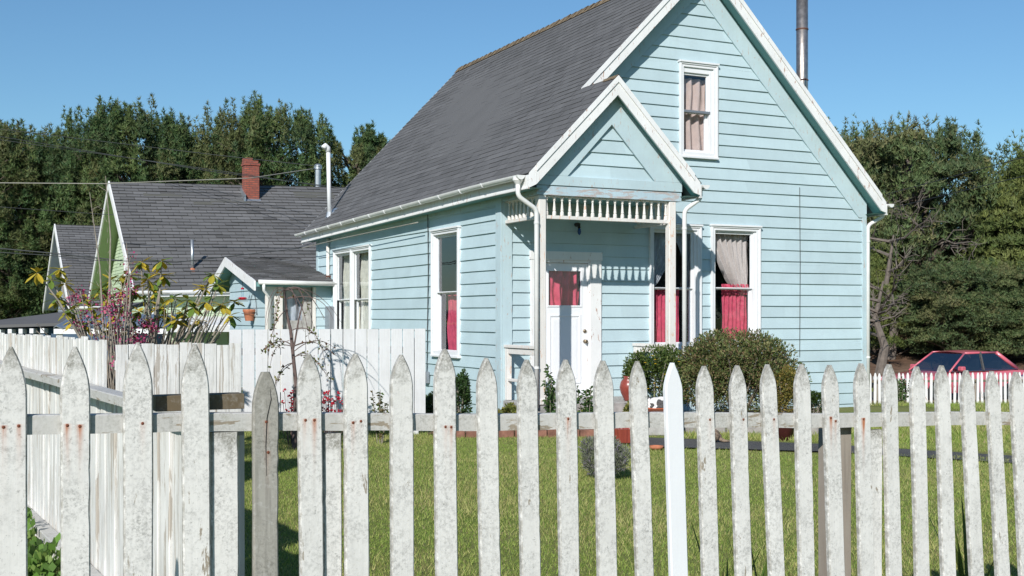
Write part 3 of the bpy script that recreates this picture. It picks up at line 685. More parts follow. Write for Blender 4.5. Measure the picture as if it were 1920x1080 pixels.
# ---- annex entry shed joined to the side wall
az = lambda t: 2.29+(t-8.1)*(.59/2.65) if t <= 10.75 else 2.88-(t-10.75)*(.62/1.75)
mb = MB()
for (ta, tb, sd) in ((8.08, 10.75, 3), (12.5, 10.75, 4)):
    ln = math.hypot(tb-ta, az(tb)-az(ta)); ct, st = (tb-ta)/ln, (az(tb)-az(ta))/ln
    def mpa(x, wv, off): return (x, ta+wv*ct-off*st*(1 if ct > 0 else -1), az(ta)+.03+wv*st+off+.015*math.sin(x*5+wv*3))
    shingles(mb, mpa, lambda wv: (-1.72, .0 if True else 0), ln, .13, .28, sd, dark=.45, lift=.018)
mb.build('annex_shingle_course', M['shingle2'], house, recalc=False)
mb = MB(); mb.hexa([(-1.7,8.1,az(8.1)-.09),(0,8.1,az(8.1)-.09),(0,10.75,az(10.75)-.09),(-1.7,10.75,az(10.75)-.09),(-1.7,8.1,az(8.1)+.02),(0,8.1,az(8.1)+.02),(0,10.75,az(10.75)+.02),(-1.7,10.75,az(10.75)+.02)])
mb.hexa([(-1.7,10.75,az(10.75)-.09),(0,10.75,az(10.75)-.09),(0,12.5,az(12.5)-.09),(-1.7,12.5,az(12.5)-.09),(-1.7,10.75,az(10.75)+.02),(0,10.75,az(10.75)+.02),(0,12.5,az(12.5)+.02),(-1.7,12.5,az(12.5)+.02)])
mb.build('annex_roof', M['teal'], house)
mb = MB()
for (ta, tb) in ((8.08, 10.75), (10.75, 12.52)): mb.hexa([(-1.735,ta,az(ta)-.17),(-1.70,ta,az(ta)-.17),(-1.70,tb,az(tb)-.17),(-1.735,tb,az(tb)-.17),(-1.735,ta,az(ta)+.035),(-1.70,ta,az(ta)+.035),(-1.70,tb,az(tb)+.035),(-1.735,tb,az(tb)+.035)])
mb.build('annex_rake_board', M['trim'], house)
mb = MB(); siding(mb, lambda x, o, z: (-1.4-o, x, z), lambda z: (8.33, 11.64) if z < 2.25 else (max(8.33, 10.75-(2.84-z)/.2226), min(11.64, 10.75+(2.84-z)/.354)), 0, 2.80, [], z0=.06); mb.build('annex_wall', M['blue'], house, recalc=False)
mb = MB(); siding(mb, lambda x, o, z: (x, 8.33-o, z), lambda z: (-.36, 0), 0, 2.32, [], z0=.06); mb.box(-1.4, -.02, 8.36, 8.4, 2.2, 2.33); mb.box(-.36,-.02,8.34,8.4,0,2.3); mb.build('annex_wall', M['blue'], house, recalc=False)
mb = MB(); mb.bbox(-1.44, -1.2, 8.29, 8.36, 0, 2.24, .005); mb.bbox(-1.195, -1.08, 8.28, 8.36, 0, 2.24, .005); mb.bbox(-.42, -.36, 8.30, 8.38, 0, 2.24); mb.build('annex_door_frame', M['trimpink'], house)
mb = MB(); ring(mb, lambda x, o, z: (x, 8.46-o, z), (-1.08, -.42, .15, 2.2), (-.96, -.62, 1.5, 2.0), 0, .04); ad = mb.build('annex_door', M['conc'], house)
mb = MB(); mb.quad((-1, 8.46, 1.3), (-.5, 8.46, 1.3), (-.5, 8.46, 2.05), (-1, 8.46, 2.05)); mb.build('pane', M['glass'], ad); mb = MB(); curtain(mb, lambda x, o, z: (x, 8.53-o, z), -1.0, -.5, 1.3, 2.05, folds=3, seed=21); mb.build('curtain', M['voile'], ad)
mb = MB(); mb.box(-1.3, -.05, 8.7, 8.75, 0, 2.3); mb.build('backing', M['dark'], ad)
mb = MB(); mb.tube([(-1.66, 8.02, 2.29), (.02, 8.02, 2.27)], .05, 10); mb.tube([(-1.55, 8.02, 2.26), (-1.55, 8.02, 2.12), (-1.38, 8.2, 1.98), (-1.38, 8.24, 0)], .032, 10); mb.build('annex_gutter', M['gutter'], house, smooth=True)

# hanging pot + feeder on the annex gable wall
def LW(s, t, z): return toW(s, t, z)
p = LW(-1.52, 9.35, 0)
hb = thing('hanging_plant_basket', 'terracotta flower pot held in a black wire wall bracket on the blue annex', 'flower pot', (p[0], p[1], 1.62), ANG)
mb = MB(); mb.lathe([(.085,-.13),(.125,.06),(.14,.065),(.14,.12),(.125,.12),(.11,.07)], n=24); mb.build('pot', M['terra'], hb, smooth=False)
mb = MB()
mb.tube([(.16*math.cos(a), .16*math.sin(a), .03) for a in [i*math.pi/12 for i in range(25)]], .006, 6)
for sg in (-1, 1): mb.tube([(.08, sg*.34, .0), (.08, sg*.3, .05), (0, sg*.16, .03)], .006, 6); mb.tube([(.08, sg*.3, .0)]+[(.08, sg*.3*math.cos(a), .45*math.sin(a)) for a in [i*math.pi/16 for i in range(9)]], .006, 6)
mb.build('bracket', M['blackmetal'], hb)
p = LW(-1.62, 9.55, 0)
fd = thing('hummingbird_feeder', 'small red and clear hummingbird feeder hung under the annex eave', 'bird feeder', (p[0], p[1], 2.0), ANG)
mb = MB(); mb.lathe([(.03,0),(.03,.17)], n=14); mb.build('bottle', M['glass'], fd); mb = MB(); mb.lathe([(.035,.17),(.035,.2),(.01,.21)], n=12); mb.build('cap', M['red'], fd)
mb = MB(); mb.lathe([(.03,-.06),(.075,-.045),(.09,-.02),(.07,.0)], n=16)
for k in range(6): mb.lathe([(.004,0),(.022,.012),(.004,.02)], (.09*math.cos(k), .09*math.sin(k), -.03), 8)
mb.build('base', M['red'], fd); mb = MB(); mb.tube([(0,0,.2),(0,0,.52)], .004, 5); mb.build('hook', M['blackmetal'], fd)

# ================================================================ FRONT PICKET FENCE
FO = (-1.175, 3.75)
fence = thing('picket_fence', 'weathered white picket fence with pointed tops running across the foreground', 'fence', (FO[0], FO[1], 0), ANG)
def fs_of(u, o=FO):
    k = (u-CX)/F_; s = (k*o[1]-o[0])/(A[0]-k*A[1]); return s, o[1]+A[1]*s
def plank(w, z0, z1, th=.021, top=.15, tipw=.008, seed=0, rough=1.0, step=.035, bev=.0035, flat=False, pw=1.7):
    r = random.Random(seed); mb = MB(); rows = []
    z = z0; zsl = []
    while z < z1-top-.001: zsl.append((z, 1.0)); z += step
    zsl.append((z1-top, 1.0)); n = 9
    if not flat:
        for i in range(1, n+1):
            q = i/n; zsl.append((z1-top+top*q, max((1-q**pw)*(1-tipw*2/w)+tipw*2/w, tipw*2/w)))
    else: zsl.append((z1, 1.0))
    ph = r.uniform(0, 9)
    for i, (z, k) in enumerate(zsl):
        jl = rough*(.0002*r.uniform(-1,1)+.0006*math.sin(z*6+ph)); jr = rough*(.0002*r.uniform(-1,1)+.0006*math.sin(z*7+ph*2))
        if rough and r.random() < .04 and k == 1: jl += .0016*rough
        if rough and r.random() < .04 and k == 1: jr -= .0016*rough
        hw = w/2*k; b = min(bev, hw*.5); xl, xr = -hw+jl, hw+jr; wf = .0003*rough*math.sin(z*11+ph)
        rows.append([(xl, 0, z), (xl, -th+b, z), (xl+b, -th+wf, z), (0, -th+wf+.0001*r.uniform(-1,1), z), (xr-b, -th+wf, z), (xr, -th+b, z), (xr, 0, z)])
    V = [p for row in rows for p in row]; m = 7; Fs = []
    for i in range(len(rows)-1):
        for j in range(m-1): Fs.append((i*m+j, i*m+j+1, (i+1)*m+j+1, (i+1)*m+j))
        Fs.append((i*m+m-1, i*m, (i+1)*m, (i+1)*m+m-1))
    Fs += [tuple(range(m-1, -1, -1)), tuple((len(rows)-1)*m+j for j in range(m))]
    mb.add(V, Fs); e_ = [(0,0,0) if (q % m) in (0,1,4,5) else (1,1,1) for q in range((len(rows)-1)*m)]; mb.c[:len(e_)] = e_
    if not rough: mb.c = [(1,1,1)]*len(mb.c)
    return mb
PK = [(20,650,22,60),(140,650,141.5,57),(258,642,258,57),(364,645,368,54),(496,697,496,51),(578,663,583,47.5),(665,663,668,48),(750,665,753,46),(831,654,835,44),
      (909,671,917,42),(985,674,992,41),(1058,674,1065,41),(1128,676,1136,40),(1192,677,1206,37),(1258,680,1270,38),(1318,686,1330,36),(1379,685,1391,35),(1436,683,1453,34),
      (1501,683,1510,34),(1552,684,1565,35),(1611,681,1621,33),(1664,683,1674,32),(1715,687,1725,32),(1762,685,1775,32),(1809,694,1829,31),(1856,696,1877,31),(1902,697,1921,31),(1948,697,1967,31),(1992,697,2012,31),(2038,698,2058,31),(2084,698,2104,31)]
PK = [(-330,640,-328,62),(-210,650,-208,60),(-96,645,-92,60)]+PK
def rail_z(s): return 1.267-.035*s
rusty = {20:((-.022,-.012,1.),(.02,-.01,1.)), 140:((-.024,-.008,1),(.012,-.012,1)), 258:((.012,-.004,.35),(-.02,0,0)), 496:((.0,0,.4),(.006,-.1,.3)), 578:((-.018,.005,.9),(.012,.004,1.1)), 665:((-.014,-.004,.9),(.014,0,.3)),
         831:((-.004,-.02,.8),(.018,-.022,.8)), 1058:((-.0,.006,1.2),(0,0,0)), 1318:((.012,0,.5),(0,0,0)), 1379:((.015,.0,.3),(0,0,0)), 1436:((.012,0,.4),(0,0,0)), 1552:((-.012,.006,1.2),(.014,-.008,.7)), 1611:((-.004,.0,2.2),(0,0,0)), 1809:((-.004,.0,.0),(0,0,0))}
for i, (u, v, ub, wpx) in enumerate(PK):
    s, Y = fs_of(u); dep = Y-.021*0
    z1 = H+(VH-v)/F_*Y
    dz = (1080-v)/F_*Y; 
    k = (u-CX)/F_; perp = F_*(A[0]-k*A[1])/Y        # px per metre along the fence
    lean = (ub-u)/perp/dz
    side = max(0, F_/Y*(.4424+.8968*k)*.021)
    w = (wpx-side)/perp
    if u < 0: w = .088
    new, grey = u == 1258, u == 496
    mb = plank(w, .08, z1, seed=i*3+1, rough=(.15 if new else 1.6 if grey else 1.15), top=(.15 if u < 500 else .115 if u < 1200 else .105) if not grey else .125, tipw=.004 if not grey else .012, pw=1.95 if not new else 1.5, bev=.005)
    # lean: shear about the top so the foot sits to the side
    mb.v = [(x-lean*(z-z1)*1.0, y, z) for x, y, z in mb.v]
    yoff = rnd.uniform(-.002, .003)
    lab = 'freshly painted bright white picket with a narrower neck' if new else ('short bare grey wooden picket with a long crack' if grey else None)
    o = mb.build('picket', M['picket_new' if new else 'picket_grey' if grey else 'picket'], fence, loc=(s, yoff, 0), label=lab)
    rz = rail_z(s)
    if grey:
        ck = MB(); ck.tube([(.012-lean*(z1-.05-z1), -.0212, z1-.05), (.016, -.0215, z1-.09), (.002, -.0218, z1-.15), (-.002, -.0218, z1-.24), (0, -.0215, z1-.34)], [.0006,.0016,.0018,.0014,.0005], 5); ck.build('crack', M['dark'], o)
    mk = rusty.get(u, ((-.018+rnd.uniform(-.006,.006), 0, 0), (.018, 0, 0)))
    for q, (dx, dz_, am) in zip('ab', mk):
        cxn = -lean*(rz-z1)+dx
        o['rust_x'+q] = float(cxn); o['rust_z'+q] = float(rz+dz_); o['rust_m'+q] = float(am)
        if not new and am > 0:
            nb = MB(); t = MB(); t.lathe([(.0045,0),(.005,.0015),(.002,.003)], n=8); nb.add([(cxn+p_[0], -.0205-p_[2], rz+dz_+p_[1]) for p_ in t.v], t.f); nb.build('nail', M['nail'], o)
def rail(zo, name='rail'):
    L0, L1 = fs_of(-360)[0], fs_of(2120)[0]; n = 60; mb = MB(); V = []
    for i in range(n+1):
        s = L0+(L1-L0)*i/n; z = rail_z(s)+zo+.003*math.sin(s*4); j = .0015*rnd.uniform(-1,1)
        V += [(s, .003, z-.034+j), (s, .003, z+.022+j), (s, .007, z+.025+j), (s, .042, z+.025), (s, .045, z+.022), (s, .045, z-.034)]
    mb.add(V, [(i*6+k, i*6+(k+1) % 6, (i+1)*6+(k+1) % 6, (i+1)*6+k) for i in range(n) for k in range(6)]+[tuple(range(6)), tuple(n*6+k for k in range(6))])
    mb.build(name, M['rail'], fence)
rail(0); rail(-.82)
def post(u0, u1, ztop_, m, th=.09, yo=.048, z0=0, lab=None):
    s0, s1 = fs_of(u0)[0], fs_of(u1)[0]; mb = plank(s1-s0, z0, ztop_, th=th, flat=True, top=.03, seed=int(u0), bev=.004, rough=1.5)
    mb.build('post', M[m], fence, loc=((s0+s1)/2, yo+th, 0), label=lab)
post(397, 448, 1.222, 'picket', .04, .0035); post(608, 642, 1.202, 'picket', .04, .0035); post(1576, 1612, 1.13, 'greypost', .09); post(1630, 1656, 1.112, 'picket', .03, .0035)
s0, Y0_ = fs_of(298)
bb = MB(); bb.bbox(0, .285, 0, .085, 0, .05, .0015); o = bb.build('wood_block', M['brownwood']); tag(o, 'short brown lumber offcut lying on top of the picket fence rail', 'lumber')
s0 = fs_of(297)[0]; q = (FO[0]+A[0]*s0+Bd[0]*.047, FO[1]+A[1]*s0+Bd[1]*.047); o.location = (q[0], q[1], rail_z(s0)+.028); o.rotation_euler = (0,0,ANG)

# ================================================================ SIDE BOARD FENCE (old)
SFO = (-.93, 4.10); SFD = (-.497, .868)
sf = thing('side_board_fence', 'old peeling cream board fence with rails running back from the picket fence corner', 'fence', (SFO[0], SFO[1], 0), math.atan2(.497, .868))
mb = MB(); t = .02; k = 0
while t < 15:
    wd = rnd.uniform(.085, .125); z1 = (1.205 if t < 2.36 else 1.49-.006*t)+rnd.uniform(-.012, .012)+(.0 if t > 2.36 else -.02)
    b = plank(wd-.008, .05+.06*rnd.random(), z1, th=.02, flat=True, top=.02, seed=k, step=.12 if t > 4 else .05, rough=2.5)
    off = rnd.choice((0, 0, .006, .012)); tw = rnd.uniform(-.01, .01)
    mb.add([(off+.02+y+tw*x, t+wd/2+x, z) for x, y, z in b.v], b.f); t += wd; k += 1
mb.build('board_panel', M['oldwhite'], sf)
for (za, zb_, w_) in ((1.24, 1.16, .09), (.27, .2, .09)):
    mb = MB(); n = 30; V = []
    for i in range(n+1):
        tt = -.05+15*i/n; z = za-.001*tt; jj = .003*math.sin(tt*2.3)
        V += [(-.005, tt, z-.045+jj), (-w_, tt, z-.045+jj), (-w_, tt, z-.004+jj), (-w_+.005, tt, z+jj), (-.005, tt, z+jj)]
    mb.add(V, [(i*5+k, i*5+(k+1) % 5, (i+1)*5+(k+1) % 5, (i+1)*5+k) for i in range(n) for k in range(5)]+[tuple(range(5)), tuple(n*5+k for k in range(5))]); mb.build('rail', M['rail'], sf)
for tt in (2.2, 4.4, 6.9, 9.4, 12):
    mb = plank(.09, 0, 1.19-.001*tt, th=.09, flat=True, top=.03, seed=int(tt*9)); mb.v = [(y+.125, tt+x, z) for x, y, z in mb.v]; mb.build('post', M['oldwhite'], sf)

# ================================================================ BOARD FENCES further back
def bfence(name, label, pa, pb, ztop_, zbot, bw, mat, seed, zj=.006, gap=.006, gx=None):
    """pa,pb world xy; boards one mesh"""
    d = Vector((pb[0]-pa[0], pb[1]-pa[1])); L = d.length; ang = math.atan2(d.y, d.x)
    th_ = thing(name, label, 'fence', (pa[0], pa[1], 0), ang); r = random.Random(seed); mb = MB(); x = 0; k = 0
    while x < L-.02:
        b = plank(bw-gap, zbot+r.uniform(-.01,.03), ztop_(x)+r.uniform(-zj, zj), th=.02, flat=True, top=.02, seed=seed+k, step=.3)
        o = r.choice((0, .003, -.003)); mb.add([(x+bw/2+p_[0], p_[1]+o, p_[2]) for p_ in b.v], b.f); x += bw; k += 1
    mb.build('board_panel', M[mat], th_)
    mb = MB(); mb.bbox(0, L, .004, .045, zbot+.25, zbot+.34); mb.bbox(0, L, .004, .045, 1.1, 1.19); mb.build('rail', M[mat], th_)
    for xx in (.08, L/2, L-.12):
        mb = MB(); mb.bbox(xx-.045, xx+.045, .046, .136, -.1, 1.3); mb.build('post', M[mat], th_)
    return th_
pa = at(429, 0, 15.05); pb = at(797, 0, 16.1)
bfence('white_board_fence', 'clean white vertical board fence in front of the house side wall', pa, pb, lambda x: 1.425, .12, .164, 'fencewhite', 50, .002, .013)
pa = at(216, 0, 10.9); pb = at(434, 0, 11.37)
bfence('old_board_fence', 'low streaky old white board fence left of the clean board fence', pa, pb, lambda x: 1.345-.012*x, .05, .115, 'oldwhite', 90, .012, .004)

# ================================================================ STREET PICKET FENCE (right, far)
def gz(X, Y):      # terrain height
    z = 0.0
    q = min(1, max(0, (Y-21)/6.5)); z -= .8*q*q*(3-2*q)
    if Y > 38: z += min(2.6, (Y-38)*.13)
    if Y > 60: z -= 0
    if X < -2: 
        z2 = -.0-.25*min(1, max(0, (Y-24)/10)); k_ = min(1, (-2-X)/4); z = z*(1-k_)+z2*k_
    return z
pa = at(1560, 0, 23.6); pb = at(2150, 0, 24.4); L = math.hypot(pb[0]-pa[0], pb[1]-pa[1]); ang = math.atan2(pb[1]-pa[1], pb[0]-pa[0])
stf = thing('street_picket_fence', 'small white picket fence along the street in front of the parked cars', 'fence', (pa[0], pa[1], -.33), ang)
n = int(L/.098); base = plank(.052, .02, .79, th=.02, top=.07, tipw=.008, seed=5, step=.3, rough=0)
pm = None
for i in range(n):
    if pm is None: pm = base.build('picket', M['trim'], stf, loc=(i*.098, 0, 0))
    else:
        c = pm.copy(); C.objects.link(c); c.parent = stf; c.location = (i*.098+rnd.uniform(-.006,.006), 0, rnd.uniform(-.008,.008)); c.rotation_euler = (0, rnd.uniform(-.02,.02), 0)
for zz in (.60, .2):
    mb = MB(); mb.bbox(-.05, L, .004, .04, zz, zz+.045); mb.build('rail', M['brownwood'], stf)
for xx in (.95, 3.05, 5.15):
    mb = MB(); mb.bbox(xx-.05, xx+.05, .042, .12, -.2, .66); mb.build('post', M['greypost'], stf)

# ================================================================ GROUND
nx, ny = 110, 120
xs = np.concatenate([np.linspace(-700, -45, 12), np.linspace(-40, 45, 86), np.linspace(52, 700, 12)]); ys = np.concatenate([np.linspace(-400, -12, 10), np.linspace(-8, 80, 100), np.linspace(95, 1400, 10)])
V = [(x, y, gz(x, y)) for y in ys for x in xs]; nx, ny = len(xs), len(ys)
mb = MB(); mb.add(V, [(j*nx+i, j*nx+i+1, (j+1)*nx+i+1, (j+1)*nx+i) for j in range(ny-1) for i in range(nx-1)])
mb.build('ground', M['soil'], recalc=False, smooth=True); kind(bpy.data.objects['ground'], 'structure')
def patch(name, poly, mat, dz, sub=1.0):
    """terrain-following sheet over convex quad poly"""
    mb = MB(); a, b, c, d = [Vector(p_) for p_ in poly]; n1 = max(2, int((b-a).length/sub)); n2 = max(2, int((d-a).length/sub)); V = []
    for j in range(n2+1):
        for i in range(n1+1):
            p_ = (a*(1-i/n1)+b*i/n1)*(1-j/n2)+(d*(1-i/n1)+c*i/n1)*j/n2; V.append((p_.x, p_.y, gz(p_.x, p_.y)+dz))
    mb.add(V, [(j*(n1+1)+i, j*(n1+1)+i+1, (j+1)*(n1+1)+i+1, (j+1)*(n1+1)+i) for j in range(n2) for i in range(n1)])
    return kind(mb.build(name, mat, recalc=False, smooth=True), 'structure')
patch('street', [(0,27),(42,27),(42,37.5),(0,37.5)], M['asphalt'], .012, .7)
patch('pine_duff_bank', [(-1,38.6),(60,38.6),(90,75),(-6,75)], M['duff'], .03, 1.3)
patch('path', [at(1180,0,15.6)[:2], at(1560,0,14.7)[:2], at(1560,0,13.9)[:2], at(1180,0,14.5)[:2]], M['asphalt'], .02, .5)
patch('path', [at(1560,0,14.7)[:2], at(2100,0,12.9)[:2], at(2100,0,12.3)[:2], at(1560,0,13.9)[:2]], M['asphalt'], .018, .5)
patch('planting_bed', [at(800,0,15.9)[:2], at(1520,0,16.4)[:2], at(1560,0,20.5)[:2], at(860,0,18.2)[:2]], M['duff'], .03, .6)
# brick border
pa, pb = at(812, 0, 15.65), at(1180, 0, 15.75); L = math.hypot(pb[0]-pa[0], pb[1]-pa[1])
bd = thing('brick_border', 'low weathered brick edging along the flower bed under the house', 'garden edging', (pa[0], pa[1], 0), math.atan2(pb[1]-pa[1], pb[0]-pa[0])); mb = MB(); x = 0
while x < L: mb.bbox(x, x+.205, rnd.uniform(-.01,.01), .11, -.02, .10+rnd.uniform(-.012,.012), .008); x += .215
mb.build('brick_row', M['oldbrick'], bd)
pa, pb = at(1195, 0, 16.3), at(1545, 0, 15.9); L = math.hypot(pb[0]-pa[0], pb[1]-pa[1])
bd = thing('stone_border', 'low grey stone edging behind the asphalt garden path', 'garden edging', (pa[0], pa[1], 0), math.atan2(pb[1]-pa[1], pb[0]-pa[0])); mb = MB(); x = 0
while x < L: w_ = rnd.uniform(.2,.34); mb.bbox(x, x+w_-.012, rnd.uniform(-.01,.01), .14, -.02, .13+rnd.uniform(-.012,.02), .012); x += w_
mb.build('stone_row', M['stone'], bd)

# ---- grass
def grassfield(n, X, Y, hmin, hmax, seed, wd=.004, keep=None, colA=(.27,.37,.07), colB=(.46,.43,.17), colC=(.19,.28,.055), name='grass', bias=1.0):
    r = np.random.default_rng(seed); y = Y[0]+(Y[1]-Y[0])*r.random(n)**bias; x = X[0](y)+(X[1](y)-X[0](y))*r.random(n)
    if keep is not None: kk = keep(x, y); x, y = x[kk], y[kk]
    n = len(x); z = np.array([gz(a_, b_) for a_, b_ in zip(x, y)])
    pat = np.sin(x*1.3+2*np.sin(y*.7))*.5+np.sin(y*2.1+x*.6+1.3*np.sin(x*2.9))*.4+np.sin(x*5.1+y*3.7+2*np.sin(y*4.3))*.35
    h = (hmin+(hmax-hmin)*r.random(n)**2)*(1+.3*pat); an = r.random(n)*np.pi*2; le = (.25+.6*r.random(n))*h; la = r.random(n)*np.pi*2
    dx, dy = np.cos(an)*wd*(.6+.8*r.random(n)), np.sin(an)*wd*(.6+.8*r.random(n))
    V = np.empty((n, 3, 3)); V[:,0] = np.stack([x-dx, y-dy, z], 1); V[:,1] = np.stack([x+dx, y+dy, z], 1); V[:,2] = np.stack([x+np.cos(la)*le, y+np.sin(la)*le, z+h], 1)
    m = np.clip(.5+.45*pat+.35*r.standard_normal(n), 0, 1)[:, None]; c = np.array(colA)*(1-m)+np.array(colB)*m; k2 = (r.random(n) < .3)[:, None]; c = np.where(k2, np.array(colC), c); k3 = (r.random(n) < .04)[:, None]; c = np.where(k3, np.array((.36,.3,.16)), c)
    o = npmesh(name, V.reshape(-1, 3), np.arange(n*3).reshape(-1, 3), c, M['grass']); return kind(o, 'stuff')
def keep1(x, y):
    dx, dy = x-P0[0], y-P0[1]; s = dx*A[0]+dy*A[1]; t = dx*Bd[0]+dy*Bd[1]
    inh = (s > -.4) & (t > -2.6+.25*s*0) ; k = (x-at(1180,0,15)[0])
    inpath = (y > 14.5-(x-1.45)*.35) & (y < 15.7-(x-1.45)*.35+.2) & (x > 1.45) & (x < 3.9)
    inp2 = (np.abs(y-(14.3-(x-3.85)*.42)) < .38) & (x >= 3.8)
    return ~((inh & (s < 7.9) & (t > -2.3)) | inpath | inp2)
grassfield(330000, (lambda y: -.30*y-.2, lambda y: .47*y), (4.6, 17.5), .015, .048, 1, .0030, keep1, bias=.75)
grassfield(60000, (lambda y: np.maximum(.14*y, -2), lambda y: .5*y), (15, 24), .03, .1, 2, .007, keep1)
grassfield(5000, (lambda y: -.30*y, lambda y: .47*y), (3.95, 5.4), .04, .15, 3, .003, None, name='tall_grass', colA=(.12,.16,.04), colB=(.3,.27,.14))
grassfield(30000, (lambda y: -.55*y, lambda y: -.30*y), (5, 26), .03, .14, 6, .006, None, name='rough_grass')

# ================================================================ PLANTS
def leafcloud(n, pos_fn, size, cols, seed, asp=.45, up=.3, droop_=0.0):
    """diamond leaves: pos_fn(r,n)->(n,3),(n,3) outward"""
    r = np.random.default_rng(seed); p, d = pos_fn(r, n)
    d = d+r.standard_normal((n, 3))*.55+np.array([0, 0, up]); d /= np.linalg.norm(d, axis=1)[:, None]
    q = np.cross(d, r.standard_normal((n, 3))); q /= np.linalg.norm(q, axis=1)[:, None]
    L = size*(.6+.8*r.random(n))[:, None]
    V = np.empty((n, 4, 3)); V[:,0] = p; V[:,1] = p+d*L*.5+q*L*asp*.5; V[:,2] = p+d*L+np.array([0,0,-droop_])*L; V[:,3] = p+d*L*.5-q*L*asp*.5
    ci = r.integers(0, len(cols), n); c = np.array(cols)[ci]*(.75+.5*r.random(n))[:, None]
    return V.reshape(-1, 3), np.arange(n*4).reshape(-1, 4), c
def blobpos(blobs, shell=.35):
    B = np.array(blobs, dtype=float); vol = B[:,3]*B[:,4]*B[:,5]; pr = vol**.67; pr /= pr.sum()
    def fn(r, n):
        i = r.choice(len(B), n, p=pr); d = r.standard_normal((n, 3)); d /= np.linalg.norm(d, axis=1)[:, None]; rad = (1-shell*r.random(n)**1.5)
        return B[i, :3]+d*B[i, 3:6]*rad[:, None], d
    return fn
def bush(name, label, cat, loc, R, Hh, n, size, cols, seed, nb=14, asp=.45, up=.4, group=None, stems=6):
    r = random.Random(seed); t = thing(name, label, cat, loc, 0, group)
    bl = [(0, 0, Hh*.5, R*.72, R*.72, Hh*.46)]
    for _ in range(nb):
        a = r.uniform(0, 6.28); e = r.uniform(-.3, 1.2); rr = R*.66
        bl.append((rr*math.cos(a)*math.cos(e), rr*math.sin(a)*math.cos(e), Hh*.48+Hh*.36*math.sin(e), R*r.uniform(.22,.4), R*r.uniform(.22,.4), Hh*r.uniform(.16,.26)))
    V, Fc, c = leafcloud(n, blobpos(bl), size, cols, seed, asp, up); 
    V[:, 2] = np.maximum(V[:, 2], .01)
    npmesh('foliage', V, Fc, c, M['leaf'], t, 4)
    mb = MB()
    for _ in range(stems):
        a = r.uniform(0, 6.28); mb.tube([(0,0,0), (R*.3*math.cos(a), R*.3*math.sin(a), Hh*.4), (R*.6*math.cos(a), R*.6*math.sin(a), Hh*.75)], [.02,.013,.005], 5)
    mb.build('stem', M['stem'], t); return t
g_ = [(.10,.14,.04),(.15,.175,.055),(.22,.21,.085),(.19,.13,.07),(.06,.085,.03)]
p = at(1384, 0, 17.4); bush('round_bush', 'large rounded olive green shrub under the front window', 'shrub', (p[0], p[1], 0), 1.0, 1.34, 42000, .042, g_, 11, 34)
p = at(1226, 0, 17.75); bush('green_shrub', 'bright green shrub with small yellow flowers growing by the porch railing', 'shrub', (p[0], p[1], .0), .52, 1.2, 12000, .042, [(.06,.11,.02),(.10,.15,.03),(.14,.17,.05),(.04,.07,.015)], 12, 12)
yf = MB()
for _ in range(14):
    a = rnd.uniform(0, 6.28); q = (.45*math.cos(a)*rnd.random(), -.42+.1*rnd.random(), rnd.uniform(.5,1.05)); yf.lathe([(.004,0),(.022,.01),(.004,.016)], q, 7, col=(.8,.55,.03))
yf.build('yellow_flower', M['petal'], bpy.data.objects['green_shrub'])
p = at(1468, 0, 16.8); bush('golden_shrub', 'golden yellow feathery shrub at the right edge of the big bush', 'shrub', (p[0], p[1], 0), .32, .88, 7000, .035, [(.22,.19,.04),(.30,.22,.06),(.14,.13,.03)], 13, 8)
p = at(1525, 0, 17.6); bush('small_green_shrub', 'small dark green shrub at the right end of the flower bed', 'shrub', (p[0], p[1], 0), .22, .5, 2600, .035, [(.03,.06,.015),(.06,.09,.02)], 14, 5)
p = at(862, 0, 17.3); bush('upright_shrub', 'narrow upright dark green shrub against the side wall', 'shrub', (p[0], p[1], 0), .17, .78, 3600, .04, [(.04,.09,.025),(.07,.13,.04),(.03,.05,.015)], 15, 8)
p = at(815, 0, 17.5); bush('leafy_shrub', 'small dark shrub at the corner of the clean board fence', 'shrub', (p[0], p[1], 0), .2, .5, 2200, .05, [(.035,.07,.02),(.06,.09,.03)], 16, 6)
p = at(1130, 0, 11.7); bush('lavender_bush', 'grey green lavender clump growing alone on the lawn', 'shrub', (p[0], p[1], 0), .27, .40, 9000, .045, [(.20,.23,.15),(.26,.28,.20),(.15,.17,.10),(.22,.19,.25)], 17, 8, asp=.14, up=1.2)
for k, (u, Y, R, hh, lab) in enumerate([(965,16.3,.30,.36,'yellow green ground cover plant left of the porch downspout'),(1105,16.4,.28,.32,'yellow green ground cover plant in front of the door step'),(1190,16.5,.2,.45,'yellow green plant below the dark red urn')]):
    p = at(u, 0, Y); bush('ground_cover_plant', lab, 'plant', (p[0], p[1], 0), R, hh, 2600, .045, [(.17,.19,.04),(.24,.22,.06),(.10,.13,.03)], 20+k, 6, asp=.6)
def stalks(name, label, loc, n, hh, spread, seed, leaf=.07, cols=((.05,.10,.03),(.08,.14,.04))):
    r = random.Random(seed); t = thing(name, label, 'plant', loc); st = MB(); P = []
    for _ in range(n):
        a = r.uniform(0, 6.28); q = spread*r.random(); x, y = q*math.cos(a), q*math.sin(a); h_ = hh*r.uniform(.6,1)
        st.tube([(x*.3, y*.3, 0), (x*.7, y*.7, h_*.6), (x, y, h_)], [.006,.005,.003], 5)
        for j in range(int(h_/.035)):
            w = (j+.5)/int(h_/.035+1); P.append((x*(.3+.7*w), y*(.3+.7*w), h_*(.15+.85*w)))
    st.build('stem', M['stem'], t); P = np.array(P*3)
    def fn(rr, m): d = rr.standard_normal((m, 3)); d[:, 2] = abs(d[:, 2])*.4; d /= np.linalg.norm(d, axis=1)[:, None]; return P[:m], d
    V, Fc, c = leafcloud(len(P), fn, leaf, cols, seed, .5, .1, .2); npmesh('leaves', V, Fc, c, M['leaf'], t, 4); return t
